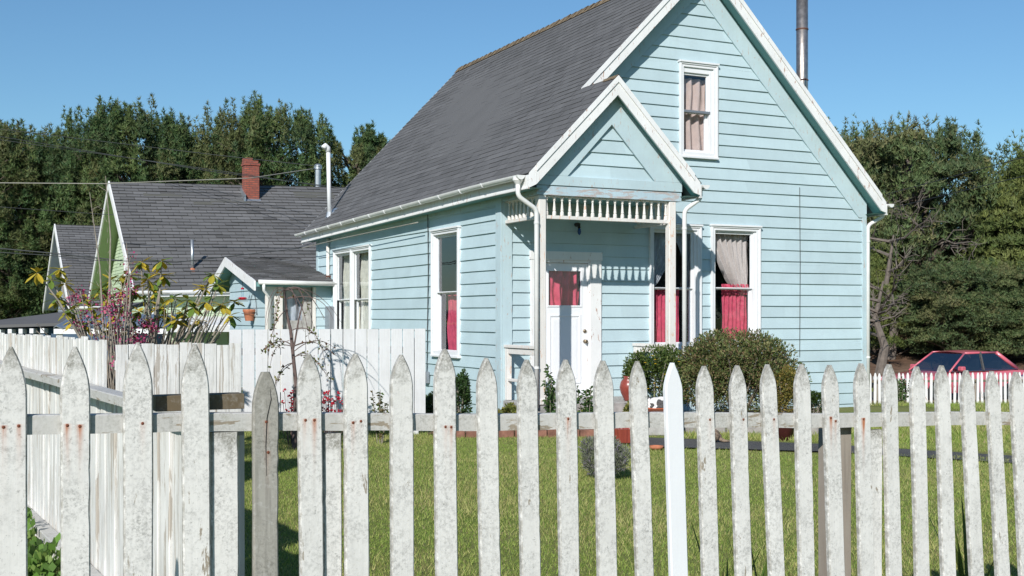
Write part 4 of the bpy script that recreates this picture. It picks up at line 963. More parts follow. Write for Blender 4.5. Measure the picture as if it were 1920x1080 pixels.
stalks('leafy_plant', 'dark green leafy stalks growing at the foot of the left porch post', (*at(1032,0,16.2)[:2], 0), 9, .95, .16, 31)
stalks('leafy_plant', 'dark green leafy stalks growing before the door sill', (*at(1100,0,16.0)[:2], 0), 6, .7, .14, 32)
stalks('leafy_plant', 'green leafy shrub with few white flowers against the street fence', (*at(1690,0,22.9)[:2], gz(7.4,22.9)), 10, .6, .28, 33)
stalks('climbing_rose', 'thin leafy climber before the clean board fence, right of the weeping tree', (*at(712,0,14.9)[:2], 0), 7, .72, .16, 34, .05, ((.10,.12,.03),(.06,.10,.03),(.13,.10,.04)))
def redflowers(u, Y, seed, lab):
    t = thing('red_flower_plant', lab, 'plant', (*at(u,0,Y)[:2], .0)); r = random.Random(seed); a = MB(); b = MB()
    for _ in range(34):
        x, y, z = r.gauss(0,.10), r.gauss(0,.05), .36+r.random()*.34*(1-.4*r.random()); b.tube([(x*.3,y*.3,0),(x,y,z)], .003, 4)
        for k in range(4): a.lathe([(.003,0),(.016,.012),(.004,.02)], (x+r.gauss(0,.014), y+r.gauss(0,.014), z+r.gauss(0,.014)), 6, col=(.5+.2*r.random(),.03,.06))
    b.build('stem', M['twig'], t); a.build('blossom', M['petal'], t)
redflowers(545, 14.6, 1, 'small red blossoms at the fence foot left of the wide gap'); redflowers(620, 14.7, 2, 'larger bunch of red blossoms at the foot of the clean board fence')
# strap leaves close behind the front fence
def iris(u, Y, n, hh, seed, lab):
    t = thing('iris_plant', lab, 'plant', (*at(u,0,Y)[:2], 0)); mb = MB(); r = random.Random(seed)
    for _ in range(n):
        a = r.uniform(0, 6.28); b0 = (r.gauss(0,.03), r.gauss(0,.03)); h_ = hh*r.uniform(.6,1); le = r.uniform(.05,.25); w_ = r.uniform(.010,.018); px, py = -math.sin(a), math.cos(a); V = []
        for j in range(7):
            q = j/6; ww = w_*(1-q**2.5)+.001; x = b0[0]+math.cos(a)*le*q*q; y = b0[1]+math.sin(a)*le*q*q; V += [(x-px*ww, y-py*ww, h_*q), (x+px*ww, y+py*ww, h_*q)]
        mb.add(V, [(2*j, 2*j+1, 2*j+3, 2*j+2) for j in range(6)], col=(.07+.05*r.random(), .13+.05*r.random(), .03))
    mb.build('leaves', M['leaf'], t, recalc=False)
iris(1365, 5.1, 9, .78, 1, 'tall green strap leaves behind the picket right of the white one'); iris(1420, 5.3, 8, .80, 2, 'second clump of tall green strap leaves behind the fence'); iris(1800, 5.8, 9, .72, 3, 'strap leaf clump at the right end behind the fence')
# green ivy at the foot of the side fence
def fnivy(r, n):
    tt = r.random(n)*7+1.2; s_ = -.12-r.random(n)*(.4+.15*tt); x = q0[0]+.868*s_+SFD[0]*tt; y = q0[1]+.497*s_+SFD[1]*tt
    return np.stack([x, y, .02+.22*r.random(n)*(1+.6*np.sin(tt*5))], 1), np.tile(np.array([[0,0,1.]]), (n,1))
q0 = SFO
V, Fc, c = leafcloud(16000, fnivy, .05, [(.12,.23,.04),(.20,.30,.07),(.08,.15,.03)], 41, .8, .5); kind(npmesh('ground_cover', V, Fc, c, M['leaf'], None, 4), 'stuff')

# rhododendron-like yellowing shrub
YR = 12.3
rb = thing('yellow_leaf_shrub', 'tall sparse shrub with yellow green leaf whorls behind the board fence', 'shrub', (*at(262,0,YR)[:2], 0)); ox, oy = rb.location.x, rb.location.y
tips = [(70,512),(95,525),(112,505),(122,532),(160,562),(207,525),(265,492),(303,490),(305,517),(277,523),(240,517),(287,533),(380,540),(398,515),(408,535),(415,572),(440,567),(352,562),(322,560),(310,592),(250,603),(235,572),(190,542),(180,600),(130,582),(226,547),(170,577),(215,592),(270,562),(292,550),(432,592),(362,577),(386,567),(240,622),(140,600),(200,560),(330,600),(205,620),(160,610),(262,585),(300,575),(285,605),(372,600),(340,585),(110,560),(225,520),(250,545),(345,600)]
st = MB(); lv = MB(); r = random.Random(5); bases = [(r.gauss(0,.12), r.gauss(0,.1)) for _ in range(9)]
for k, (u, v) in enumerate(tips):
    Yt = YR+r.uniform(-.55,.55); P = Vector(at(u, v, Yt))-Vector((ox, oy, 0)); b0 = bases[min(range(9), key=lambda i: abs(bases[i][0]*6-P.x)+r.random()*.5)]
    mid = Vector((b0[0]+(P.x-b0[0])*.45+r.gauss(0,.05), b0[1]+(P.y-b0[1])*.4, P.z*.62)); m2 = Vector((P.x*.82+r.gauss(0,.04), P.y*.8, P.z*.86))
    st.tube([(b0[0], b0[1], 0), mid, m2, P], [.022,.014,.009,.006], 6)
    nl = r.randint(9, 16); yel = r.random()
    for j in range(nl):
        a = 6.28*j/nl+r.random()*.5; el = r.uniform(-.9, .7); d = Vector((math.cos(a)*math.cos(el), math.sin(a)*math.cos(el), math.sin(el))); side = d.cross(Vector((0,0,1))).normalized(); nn = side.cross(d)
        Lf = r.uniform(.09,.15); w_ = Lf*.22; y_ = yel*.6+r.random()*.5
        c = (.16+.50*y_, .21+.26*y_, .03+.02*y_) if r.random() > .3 else (.14,.22,.04)
        b_ = P+d*.01; V = []
        for q_, ww in ((0,.15),(.35,.9),(.7,1),(1,.1)): o_ = b_+d*Lf*q_+Vector((0,0,-.12*Lf*q_*q_)); V += [o_-side*w_*ww+nn*.004, o_, o_+side*w_*ww+nn*.004]
        lv.add(V, [f for i in range(3) for f in ((i*3,i*3+1,i*3+4,i*3+3),(i*3+1,i*3+2,i*3+5,i*3+4))], col=c)
for _ in range(26):
    b0 = r.choice(bases); x = r.uniform(-1.25,1.0); st.tube([(b0[0],b0[1],0),(b0[0]+(x-b0[0])*.5, r.gauss(0,.2), r.uniform(.8,1.1)),(x, r.gauss(0,.3), r.uniform(1.35,1.85))], [.016,.01,.004], 5)
for (u, v) in ((405,590),(430,600),(375,610),(400,545),(330,560),(352,575)):
    P = Vector(at(u, v, YR))-Vector((ox, oy, 0)); st.tube([(.1,0,.3), (P.x*.6, 0, 1.0), P], [.02,.014,.006], 6); st.tube([tuple(Vector((P.x*.6,0,1.0))), (P.x*.8, .05, 1.3), (P.x*.95, .1, 1.75)], [.012,.008,.003], 5)
st.build('branch', M['stem'], rb); lv.build('leaves', M['leaf'], rb, recalc=False)
# magenta blossom shrub
YM = 11.6
ms = thing('magenta_blossom_shrub', 'slim bare stemmed shrub with magenta pink blossom clusters behind the board fence', 'shrub', (*at(215,0,YM)[:2], 0)); ox, oy = ms.location.x, ms.location.y
st = MB(); fl_ = MB()
cl = [(150,545),(138,560),(170,562),(205,577),(225,560),(246,540),(185,603),(212,607),(165,592),(237,592),(290,622),(256,627),(226,642),(250,645),(218,587),(232,560),(180,630),(270,608),(215,660),(222,680),(205,640),(240,520),(242,500),(282,612),(195,575),(208,555),(230,612),(262,640),(228,655),(212,625),(150,608),(245,480)]
for k, (u, v) in enumerate(cl):
    Yt = YM+r.uniform(-.35,.35); P = Vector(at(u, v, Yt))-Vector((ox, oy, 0)); st.tube([(r.gauss(0,.06), r.gauss(0,.05), 0), (P.x*.5+r.gauss(0,.04), P.y*.5, P.z*.6), P], [.013,.009,.004], 5)
    nf = (60 if k % 2 else 24) if v > 530 else 12
    for _ in range(nf):
        d = Vector((r.gauss(0,.036), r.gauss(0,.036), r.gauss(0,.036))); s_ = r.uniform(.009,.015); q_ = P+d; cc = (.38+.2*r.random(), .05+.06*r.random(), .15+.10*r.random()) if r.random() > .4 else (.16,.02,.05)
        n1 = Vector((r.gauss(0,1), r.gauss(0,1), r.gauss(0,1))).normalized(); n2 = n1.orthogonal().normalized(); n3 = n1.cross(n2)
        fl_.quad(q_+n2*s_, q_+n3*s_*.8, q_-n2*s_, q_-n3*s_*.8, col=cc)
for (u0_, v0_, u1_, v1_) in ((195,640,168,360),(240,640,237,455),(205,560,198,330)):
    a_, b_ = Vector(at(u0_, v0_, YM))-Vector((ox,oy,0)), Vector(at(u1_, v1_, YM))-Vector((ox,oy,0)); st.tube([(0,0,.2), a_, a_.lerp(b_, .5)+Vector((.03,0,0)), b_], [.014,.012,.007,.0025], 6)
    for j in range(9): q_ = a_.lerp(b_, .2+.085*j); st.tube([q_, q_+Vector((r.gauss(0,.03), 0, .05))], [.003,.001], 4)
st.build('branch', M['stem'], ms); fl_.build('blossom', M['petal'], ms, recalc=False)
# weeping tree in front of clean fence
YW = 14.3
wt = thing('weeping_tree', 'small bare weeping tree with arching purple brown twigs before the clean board fence', 'tree', (*at(552,0,YW)[:2], 0)); ox, oy = wt.location.x, wt.location.y
def LP(u, v, dY=0): return Vector(at(u, v, YW+dY))-Vector((ox, oy, 0))
mb = MB(); mb.tube([(0,0,0), LP(555,720), LP(549,660), LP(545,620), LP(538,590), LP(535,560), LP(533,543)], [.03,.024,.021,.02,.017,.014,.01], 8); mb.tube([LP(549,660), LP(553,640), LP(560,600), LP(570,560), LP(560,540)], [.012,.012,.01,.008,.005], 6); mb.build('trunk', M['twig'], wt)
tw = MB(); lf = []
arcs = [((535,545),(545,535),(565,560),(578,620)),((535,545),(560,525),(590,555),(608,600)),((535,545),(575,530),(615,560),(640,605)),((535,545),(520,530),(508,560),(500,610)),((538,560),(560,545),(572,580),(580,640)),((535,545),(548,530),(556,560),(560,620)),
        ((540,560),(600,545),(615,575),(625,600)),((535,545),(528,535),(518,570),(512,640)),((549,650),(520,640),(510,650),(505,700)),((549,650),(575,635),(600,640),(622,660)),((550,660),(590,625),(612,640),(630,655)),((551,680),(530,690),(520,705),(515,735)),((545,620),(590,600),(605,640),(612,700)),((552,670),(570,655),(598,680),(620,712)),((535,545),(552,528),(580,545),(592,640)),((549,650),(530,630),(508,640),(495,660)),((540,580),(515,590),(503,640),(502,690))]
for k, pts in enumerate(arcs):
    for rep in range(2 if k % 2 else 1):
        dy = r.uniform(-.5, .4); J = [LP(p_[0]+(r.gauss(0,5) if i and rep else 0), p_[1]+(r.gauss(0,5) if i and rep else 0), dy*i/3) for i, p_ in enumerate(pts)]
        out = []
        for i in range(13):
            q_ = i/12; a_ = J[0]*(1-q_)**3+J[1]*3*q_*(1-q_)**2*1.0+J[2]*3*q_*q_*(1-q_)+J[3]*q_**3; out.append(a_)
        tw.tube(out, [.0062-.00035*i for i in range(13)], 5)
        if pts[-1][1] > 625:
            for i in range(3, 13):
                if r.random() < .75: lf.append(out[i])
tw.build('twig', M['twig'], wt)
P = np.array([tuple(p_) for p_ in lf]*3)
def fnl(rr, m): d = rr.standard_normal((m, 3)); d /= np.linalg.norm(d, axis=1)[:, None]; return P[:m]+rr.standard_normal((m,3))*.012, d
V, Fc, c = leafcloud(len(P), fnl, .04, [(.16,.15,.04),(.10,.13,.03),(.17,.08,.04)], 77, .6, 0); npmesh('leaves', V, Fc, c, M['leaf'], wt, 4)

# ================================================================ CONIFERS
def crown_mesh(seed, Hh, R, base=.12, ncl=150, tpc=55, pal=None, flat=.62, lean=0.0, clr=1.0, prof=None, tl=.2, spire=.85):
    r = random.Random(seed); rr = np.random.default_rng(seed); limbs = []; cl = []
    prof = prof or (lambda h: max(.05, 1-((h-.42)/.62)**2)**.6)
    for i in range(ncl):
        h = base+(1-base)*(i+.5)/ncl; a = r.uniform(0, 6.283); q = R*prof(h)*(.35+.65*r.random()**.55)
        x, y = q*math.cos(a)+lean*h*Hh, q*math.sin(a); z = h*Hh+q*.12-.3
        cr = clr*(R*.17+.45)*r.uniform(.65,1.2)*(1-.35*h); cl.append((x, y, z, cr, cr, cr*flat)); 
        if i % 2 == 0: limbs.append(((lean*max(.1, h-.12)*Hh, 0, max(.1, h-.1)*Hh-.2*q), (x*.55+lean*h*Hh*.4, y*.55, z-.25*cr-.12*q), (x, y, z)))
    n = ncl*tpc; B = np.array(cl); idx = np.repeat(np.arange(ncl), tpc); d = rr.standard_normal((n, 3)); d /= np.linalg.norm(d, axis=1)[:, None]
    d[:, 2] = np.where(d[:, 2] < -.35, -d[:, 2], d[:, 2]); pos = B[idx, :3]+d*B[idx, 3:6]*(1-.22*rr.random(n)**1.3)[:, None]
    NL = 5; lead = rr.standard_normal((ncl, NL, 2))*.55; ls = rr.integers(0, NL, n); isl = rr.random(n) < spire; hh_ = rr.random(n); lhs = rr.random((ncl, NL))
    lp = lead[idx, ls]; cr_ = B[idx, 3]; rad_ = (.03+.36*(1-hh_)**.8)
    tip = np.stack([B[idx,0]+cr_*(lp[:,0]+rad_*d[:,0]), B[idx,1]+cr_*(lp[:,1]+rad_*d[:,1]), B[idx,2]+cr_*(-.1+hh_*(1.0+1.3*lhs[idx, ls]))], 1); pos = np.where(isl[:, None], tip, pos)
    K = 5; rid = rr.random(n*5) < .7; tdir = d*.6+np.array([0,0,1.0])+rr.standard_normal((n,3))*.25; tdir /= np.linalg.norm(tdir, axis=1)[:, None]
    pal = np.array(pal or [(.05,.10,.034),(.072,.125,.038),(.11,.15,.045),(.038,.07,.028),(.13,.13,.05)]); base_c = pal[rr.integers(0, len(pal), ncl)][idx]*.55+pal[rr.integers(0, len(pal), n)]*.45
    P = np.repeat(pos, K, axis=0); D = np.repeat(tdir, K, axis=0)+rr.standard_normal((n*K, 3))*.5; D /= np.linalg.norm(D, axis=1)[:, None]
    on = np.repeat(np.where(isl[:, None], np.stack([d[:,0], d[:,1], .35+.3*d[:,2]], 1), d), K, axis=0)+rr.standard_normal((n*K, 3))*.3
    Dt = D-on*(np.sum(D*on, axis=1)/np.sum(on*on, axis=1))[:, None]*.8; D = np.where(rid[:, None], Dt, D); D /= np.linalg.norm(D, axis=1)[:, None]
    Q = np.cross(D, np.where(rid[:, None], on, rr.standard_normal((n*K, 3)))); Q /= np.linalg.norm(Q, axis=1)[:, None]; L = (tl*(.6+.7*rr.random(n*K)))[:, None]; wd = L*.105
    V = np.empty((n*K, 3, 3)); V[:,0] = P-Q*wd; V[:,1] = P+Q*wd; V[:,2] = P+D*L
    c = np.repeat(base_c, K, axis=0)*(.75+.5*rr.random(n*K))[:, None]
    return V.reshape(-1, 3), np.arange(n*K*3).reshape(-1, 3), c, limbs
def conifer(label, X, Y, Hh, R, seed, group, src=None, scale=1.0, rz=0, name='conifer_tree', **kw):
    t = thing(name, label, 'tree', (X, Y, gz(X, Y)-.05), rz, group)
    if src:
        for ch in src.children:
            c = ch.copy(); C.objects.link(c); c.parent = t
        t.scale = (scale*1.0, scale, Hh)       # Hh acts as z scale here
        return t
    V, Fc, c, limbs = crown_mesh(seed, Hh, R, **kw); npmesh('crown', V, Fc, c, M['needle'], t)
    mb = MB(); le = kw.get('lean', 0); mb.tube([(0,0,-.3),(le*Hh*.2+.1,0,Hh*.25),(le*Hh*.5-.1,.1,Hh*.55),(le*Hh*.9,0,Hh*.93)], [.38*Hh/12,.28*Hh/12,.18*Hh/12,.04], 8)
    for l in limbs: mb.tube(l, [.10,.06,.02], 5)
    mb.build('trunk', M['bark'], t); return t
GL = 'conifers in the row behind the neighbouring houses'
def tx(u, Y): return (u-CX)/F_*Y
rowp = lambda h: max(.06, 1-((h-.45)/.6)**2)**.55
T1 = conifer('tallest dark green pine left of the brick chimney, crown with many pointed tops', tx(255,62), 62, 12.0, 4.1, 101, GL, ncl=150, tpc=260, prof=rowp)
T2 = conifer('broad dark pine directly above the brick chimney with ragged right side', tx(500,64), 64, 12.2, 4.4, 102, GL, ncl=150, tpc=260, prof=rowp)
T3 = conifer('dense dark pine between the two gable tops of neighbouring houses', tx(375,66), 66, 11.6, 3.7, 103, GL, ncl=130, tpc=260, prof=rowp)
T4 = conifer('lower conifer just left of the blue house roof', tx(668,66), 66, 11.6, 3.2, 104, GL, ncl=120, tpc=260, prof=rowp)
rowl = [(45, 64, .97, .93, T1, 1.1, 'dark conifer near the left edge above the grey gabled house'), (-60, 62, 1.0, .90, T2, 2.2, 'conifer at the far left edge of the picture'), (160, 68, .9, 1.06, T3, 3.3, 'narrow pine rising between the leftmost conifer and the tallest one'),
        (738, 68, .9, .92, T3, .8, 'conifer whose crown meets the slope of the blue house roof'), (590, 70, .6, .84, T4, 4.4, 'lower conifer behind the metal flue'), (440, 70, .85, 1.05, T4, 5.0, 'conifer seen behind the brick chimney'),
        (-190, 60, 1.0, 1.0, T3, .3, 'conifer outside the left edge of the row'), (-350, 58, 1.0, .9, T1, 4.0, 'last conifer at the outer left of the row'), (20, 61, .7, .55, T4, 2.6, 'short bushy conifer in front of the row at far left'), (110, 72, .9, .9, T1, 1.9, 'conifer behind the ridge of the grey gabled house'), (320,72,.9,1.0,T4,1.2,'pine half hidden between the tallest pine and the chimney pine'),(810,70,.9,.8,T1,2,'conifer hidden mostly by the blue house roof')]
for (u, Y, sx, sz, src, rz, lab) in rowl: conifer(lab, tx(u, Y), Y, sz, 0, 0, GL, src=src, scale=sx, rz=rz)
GR = 'trees beyond the street at the right'
palR = [(.07,.115,.042),(.095,.14,.05),(.135,.16,.06),(.05,.08,.035),(.17,.16,.07)]
R1 = conifer('big spreading pine behind the red car with long layered limbs', tx(1708,50), 50, 8.1, 3.7, 201, GR, ncl=170, tpc=250, base=.1, pal=palR, flat=.55, spire=.5, prof=lambda h: max(.08, 1-((h-.5)/.62)**2)**.6)
R2 = conifer('darker green cypress at the right edge with drooping sprays', tx(1965,47), 47, 7.7, 4.0, 202, GR, ncl=150, tpc=230, base=.08, pal=[(.09,.125,.03),(.13,.165,.04),(.07,.10,.03),(.16,.18,.05)], flat=.45, spire=.25, prof=lambda h: max(.05, 1.02-h)**.6)
for (u, Y, sx, sz, src, rz, lab) in [(1655,54,.75,.95,R1,2.0,'left part pine just past the blue house corner'),(1640,45,.42,.50,R2,1.0,'low bushy conifer at the house corner behind the street'),(1800,43.5,.6,.42,R1,4.1,'low layered conifer hanging over the red car'),(1880,44,.62,.40,R1,3.0,'low layered conifer above the dark blue car'),(2060,52,1,1.1,R2,2.4,'tall cypress outside the right edge'),(1590,62,.9,.95,R1,.5,'pine mostly hidden behind the blue house'),(1845,60,.8,.50,R2,.4,'conifer behind the gap between the two large right trees'),(1500,66,.9,.8,T2,1.4,'pine hidden behind the blue house gable'),(2200,48,1,1,R1,1.7,'pine far outside the right edge')]:
    conifer(lab, tx(u, Y), Y, sz, 0, 0, GR, src=src, scale=sx, rz=rz)
# trees across the road behind the viewer (seen in the window glass)
for k, (x, y, s_) in enumerate([(34,-14,1.0),(44,-4,1.1),(52,8,1.0),(26,-30,1.1),(-40,10,.9),(-34,22,.8)]):
    conifer(['pine across the road to the right rear of the viewer','second pine across the road at right','third pine across the road at right','pine behind the viewer','pine in the garden far left','smaller pine in the garden far left'][k], x, y, s_, 0, 0, 'trees around the viewer', src=(T1,T2,T3,T1,T2,T3)[k], scale=s_, rz=k)
# dead bare limbs near right tree
def deadtree(lab, u, Y, hh, seed):
    t = thing('bare_tree', lab, 'tree', (tx(u,Y), Y, gz(tx(u,Y),Y)), 0, GR); mb = MB(); r = random.Random(seed)
    mb.tube([(0,0,-.2),(.2,0,hh*.3),(-.1,.1,hh*.6),(.15,0,hh)], [.2,.15,.1,.03], 8)
    def br(p, d, L, rad, lv):
        q1 = p+d*L*.5+Vector((r.gauss(0,.1), r.gauss(0,.1), r.gauss(0,.1)))*L; q2 = p+d*L+Vector((0,0,r.uniform(-.1,.25)*L)); mb.tube([p, q1, q2], [rad, rad*.7, rad*.3], 5)
        if lv:
            for _ in range(4): br(p.lerp(q2, r.uniform(.4,1)), (d+Vector((r.gauss(0,.6), r.gauss(0,.6), r.gauss(0,.5)))).normalized(), L*.55, rad*.5, lv-1)
    for _ in range(9): a = r.uniform(0,6.28); br(Vector((0,0,hh*r.uniform(.35,.95))), Vector((math.cos(a), math.sin(a), r.uniform(-.1,.5))).normalized(), r.uniform(1.2,2.4), .06, 2)
    mb.build('trunk', M['deadbark'], t)
deadtree('bare grey dead tree beside the blue house corner', 1668, 44, 4.6, 3); deadtree('bare grey dead limbs inside the right pine', 1745, 48, 4.8, 5); deadtree('thick leaning brown trunk behind the street fence at the house corner', 1648, 41, 3.2, 9)

# ================================================================ NEIGHBOUR HOUSES
def nhouse(name, label, origin, L, run, eave, ridge, mw, mg, mat_roof, tilt, seed, chim=None, base=-.6, tab=.34):
    """origin: world point of the near left eave corner; local x along ridge, y back"""
    t = thing(name, label, 'house', origin, ANG); rise = ridge-eave; ln = math.hypot(run, rise); ct, st_ = run/ln, rise/ln; tz = lambda x: tilt*x
    mb = MB(); shingles(mb, lambda x, wv, off: (x, wv*ct-off*st_, eave+wv*st_+off*ct+tz(x)), lambda wv: (0, L), ln, .20, .46, seed, dark=.17, lift=.03, gx=.009)
    shingles(mb, lambda x, wv, off: (x, 2*run-wv*ct+off*st_, eave+wv*st_+off*ct+tz(x)), lambda wv: (0, L), ln, .3, .5, seed+1); 
    mb.build('shingle_course', M[mat_roof], t, recalc=False)
    mb = MB()
    for (ya, yb, za, zb_) in ((0, run, eave, ridge), (2*run, run, eave, ridge)): mb.hexa([(0,ya,za-.12),(L,ya,za-.12+tz(L)),(L,yb,zb_-.12+tz(L)),(0,yb,zb_-.12),(0,ya,za-.004),(L,ya,za-.004+tz(L)),(L,yb,zb_-.004+tz(L)),(0,yb,zb_-.004)])
    mb.build('roof', M[mg], t)
    mb = MB()
    for (ya, yb, za, zb_) in ((0, run, eave, ridge), (2*run, run, eave, ridge)): mb.quad((0,ya,za+.002),(L,ya,za+.002+tz(L)),(L,yb,zb_+.002+tz(L)),(0,yb,zb_+.002), col=(.35,.35,.35))
    mb.build('roof_underlay', M[mat_roof], t, recalc=False)
    mb = MB()
    for (ya, yb, za, zb_) in ((0, run, eave, ridge), (2*run, run, eave, ridge)): mb.hexa([(-.05,ya,za-.26),(-.003,ya,za-.26),(-.003,yb,zb_-.26),(-.05,yb,zb_-.26),(-.05,ya,za+.03),(-.003,ya,za+.03),(-.003,yb,zb_+.03),(-.05,yb,zb_+.03)])
    mb.build('rake_board', M['trim'], t)
    ov = .5
    mb = MB(); siding(mb, lambda x, o, z: (ov+.1-o, x, z), lambda z: (.35, 2*run-.35) if z < eave+.1 else ((z-eave+.15)/rise*run, 2*run-(z-eave+.15)/rise*run), base, ridge-.25, [(run-.6, run+.5, eave+.2, eave+1.5)], e=.12, z0=0, lip=.016)
    siding(mb, lambda x, o, z: (x, .4-o, z), lambda z: (ov+.1, L-.3), base, eave-.02, [], e=.12, z0=0, lip=.016); mb.build('wall', M[mw], t, recalc=False)
    mb = MB(); ring(mb, lambda x, o, z: (ov+.1-o, x, z), (run-.7, run+.6, eave+.1, eave+1.6), (run-.6, run+.5, eave+.2, eave+1.5), 0, .05); mbox(mb, lambda x, o, z: (ov+.1-o, x, z), .3, .45, 0, .04, base, eave); wn = mb.build('window', M['sash'], t)
    mb = MB(); mb.quad(*[(ov+.12, a_, b_) for a_, b_ in ((run-.6,eave+.2),(run+.5,eave+.2),(run+.5,eave+1.5),(run-.6,eave+1.5))]); mb.build('pane', M['glass'], wn)
    mb = MB(); mb.quad(*[(ov+.2, a_, b_) for a_, b_ in ((run-.6,eave+.2),(run+.5,eave+.2),(run+.5,eave+1.5),(run-.6,eave+1.5))]); mb.build('backing', M['dark'], wn)
    mb = MB(); mb.tube([(.0, -.06, eave-.06), (L, -.06, eave-.06+tz(L))], .06, 8); mb.hexa([(0,-.02,eave-.2),(L,-.02,eave-.2+tz(L)),(L,.02,eave-.2+tz(L)),(0,.02,eave-.2),(0,-.02,eave-.01),(L,-.02,eave-.01+tz(L)),(L,.02,eave-.01+tz(L)),(0,.02,eave-.01)]); mb.build('gutter', M['gutter'], t)
    return t
e0 = at(253, 545, 36)
gh = nhouse('green_house', 'pale green house with grey shingle roof and green gable soffit behind the shrubs', (e0[0], e0[1], 0), 12.5, 5.42, 2.355, 6.18, 'green', 'greendark', 'shingle2', .024, 61)
# darker replaced shingle patches, chimney, flue, vent, windows on the green house
mb = MB()
def gr(x, y, dz=.03): return (x, y, 2.355+y*(6.18-2.355)/5.42+.024*x+dz)
for (x0, x1, y0, y1) in ((1.0,2.3,4.6,4.78),(3.2,4.6,4.35,4.5),(6.3,7.8,4.7,5.05),(2.6,3.3,4.2,4.35)): mb.quad(gr(x0,y0), gr(x1,y0), gr(x1,y1), gr(x0,y1), col=(.62,.62,.5))
mb.build('shingle_patch', M['shingle2'], gh, recalc=False)
mb = MB(); mb.bbox(4.44, 4.95, 4.55, 5.0, 5.2, 6.90, .01); mb.bbox(4.41, 4.98, 4.52, 5.03, 6.90, 6.99, .01); mb.bbox(4.43, 4.92, 4.55, 4.99, 6.99, 7.08, .01); mb.bbox(4.44, 4.72, 4.57, 4.98, 7.08, 7.17, .01); ch = mb.build('chimney', M['brick'], gh)
mb = MB(); mb.hexa([(4.35,4.35,5.42),(5.03,4.35,5.44),(4.99,4.53,5.44),(4.40,4.53,5.42),(4.40,4.50,5.70),(4.99,4.50,5.70),(4.98,4.545,5.73),(4.42,4.545,5.73)]); mb.hexa([(4.36,4.4,5.45),(4.43,4.4,5.45),(4.43,5.0,5.9),(4.36,5.0,5.9),(4.39,4.4,5.85),(4.435,4.4,5.85),(4.435,5.0,6.15),(4.39,5.0,6.15)]); mb.build('flashing', M['galv'], ch)
mb = MB(); mb.tube([(7.5, 5.9, 5.6), (7.5, 5.9, 7.05)], .11, 14); mb.lathe([(.11,0),(.15,.02),(.15,.16),(.06,.22)], (7.5,5.9,7.05), 14); mb.build('flue_pipe', M['galv'], gh, smooth=False)
mb = MB(); mb.tube([(1.9, .95, 2.9), (1.88, .93, 4.0)], .05, 8); mb.build('vent_pipe', M['galv'], gh, smooth=True); mb = MB(); mb.lathe([(.15,0),(.1,.07),(.06,.12)], (1.9,.95,2.98), 10); mb.build('vent_collar', M['terra'], gh)
for x0 in (3.3, 5.0):
    mb = MB(); ring(mb, lambda x, o, z: (x, .4-o, z), (x0, x0+1.0, .5, 2.0), (x0+.12, x0+.88, .62, 1.85), 0, .06); wn = mb.build('window', M['sash'], gh)
    mb = MB(); mb.quad((x0+.1, .36, .6), (x0+.9, .36, .6), (x0+.9, .36, 1.87), (x0+.1, .36, 1.87)); mb.build('pane', M['glass'], wn)
mb = MB(); mb.box(2.9, 6.6, .34, .37, -.5, 2.1); mb.build('white_cladding', M['sash'], gh)
for x0 in (0.6,):
    mb = MB(); mb.hexa([(x0,-1.6,1.25),(x0+2.4,-1.6,1.25),(x0+2.4,.3,1.5),(x0,.3,1.5),(x0,-1.6,1.33),(x0+2.4,-1.6,1.33),(x0+2.4,.3,1.58),(x0,.3,1.58)]); mb.build('lean_to_roof', M['trim'], gh)
    mb = MB(); mb.box(x0,x0+2.4,-1.66,-1.61,1.12,1.3); mb.box(x0,x0+.1,-1.6,-1.5,-.5,1.25); mb.box(x0+2.3,x0+2.4,-1.6,-1.5,-.5,1.25); mb.build('lean_to_frame', M['trim'], gh)
e1 = at(130, 574, 46); nhouse('grey_house', 'more distant grey blue gabled house with grey shingle roof at far left', (e1[0], e1[1], 0), 9, 5.4, e1[2], 5.48, 'greywall', 'greywall', 'shingle2', 0.0, 71, base=-1)
# dark blue shed far left
sx, sy = at(-60, 0, 25)[:2]
sd = thing('blue_shed', 'dark blue shed with low grey roof and white rafter ends at far left', 'shed', (sx, sy, -.9), 0)
mb = MB(); mb.box(0, 3.0, 0, 4, 0, 2.25); mb.build('wall', M['navy'], sd)
mb = MB(); mb.hexa([(-.3,-.25,2.22),(2.35,-.25,2.30),(2.5,4,2.75),(-.3,4,2.3),(-.3,-.25,2.28),(2.35,-.25,2.36),(2.5,4,2.85),(-.3,4,2.36)]); mb.build('roof', M['shingle'], sd)
for i in range(7): mb = MB(); mb.box(.25+i*.225, .33+i*.225, -.22, .0, 2.1+.007*i, 2.2+.007*i); mb.build('rafter_end', M['sash'], sd)
sx, sy = at(100, 0, 21)[:2]
cs_ = thing('corrugated_canopy', 'white corrugated canopy edge with rusty top behind the shrubs', 'canopy', (sx, sy, 0), .1); mb = MB(); n = 40; V = []
for i in range(n+1):
    x = i*.05; z = 1.40+.02*math.sin(i*math.pi*.5); V += [(x, 0, z), (x, 1.4, z+.22)]
mb.add(V, [(2*i, 2*i+2, 2*i+3, 2*i+1) for i in range(n)]); o = mb.build('sheet', M['galv'], cs_, recalc=False); md = o.modifiers.new('thick', 'SOLIDIFY'); md.thickness = .012
mb = MB(); mb.box(0, 2, .02, .06, 1.28, 1.37); mb.box(.03,.12,.07,.15,0,1.36); mb.box(1.88,1.97,.07,.15,0,1.36); mb.build('frame', M['trim'], cs_)

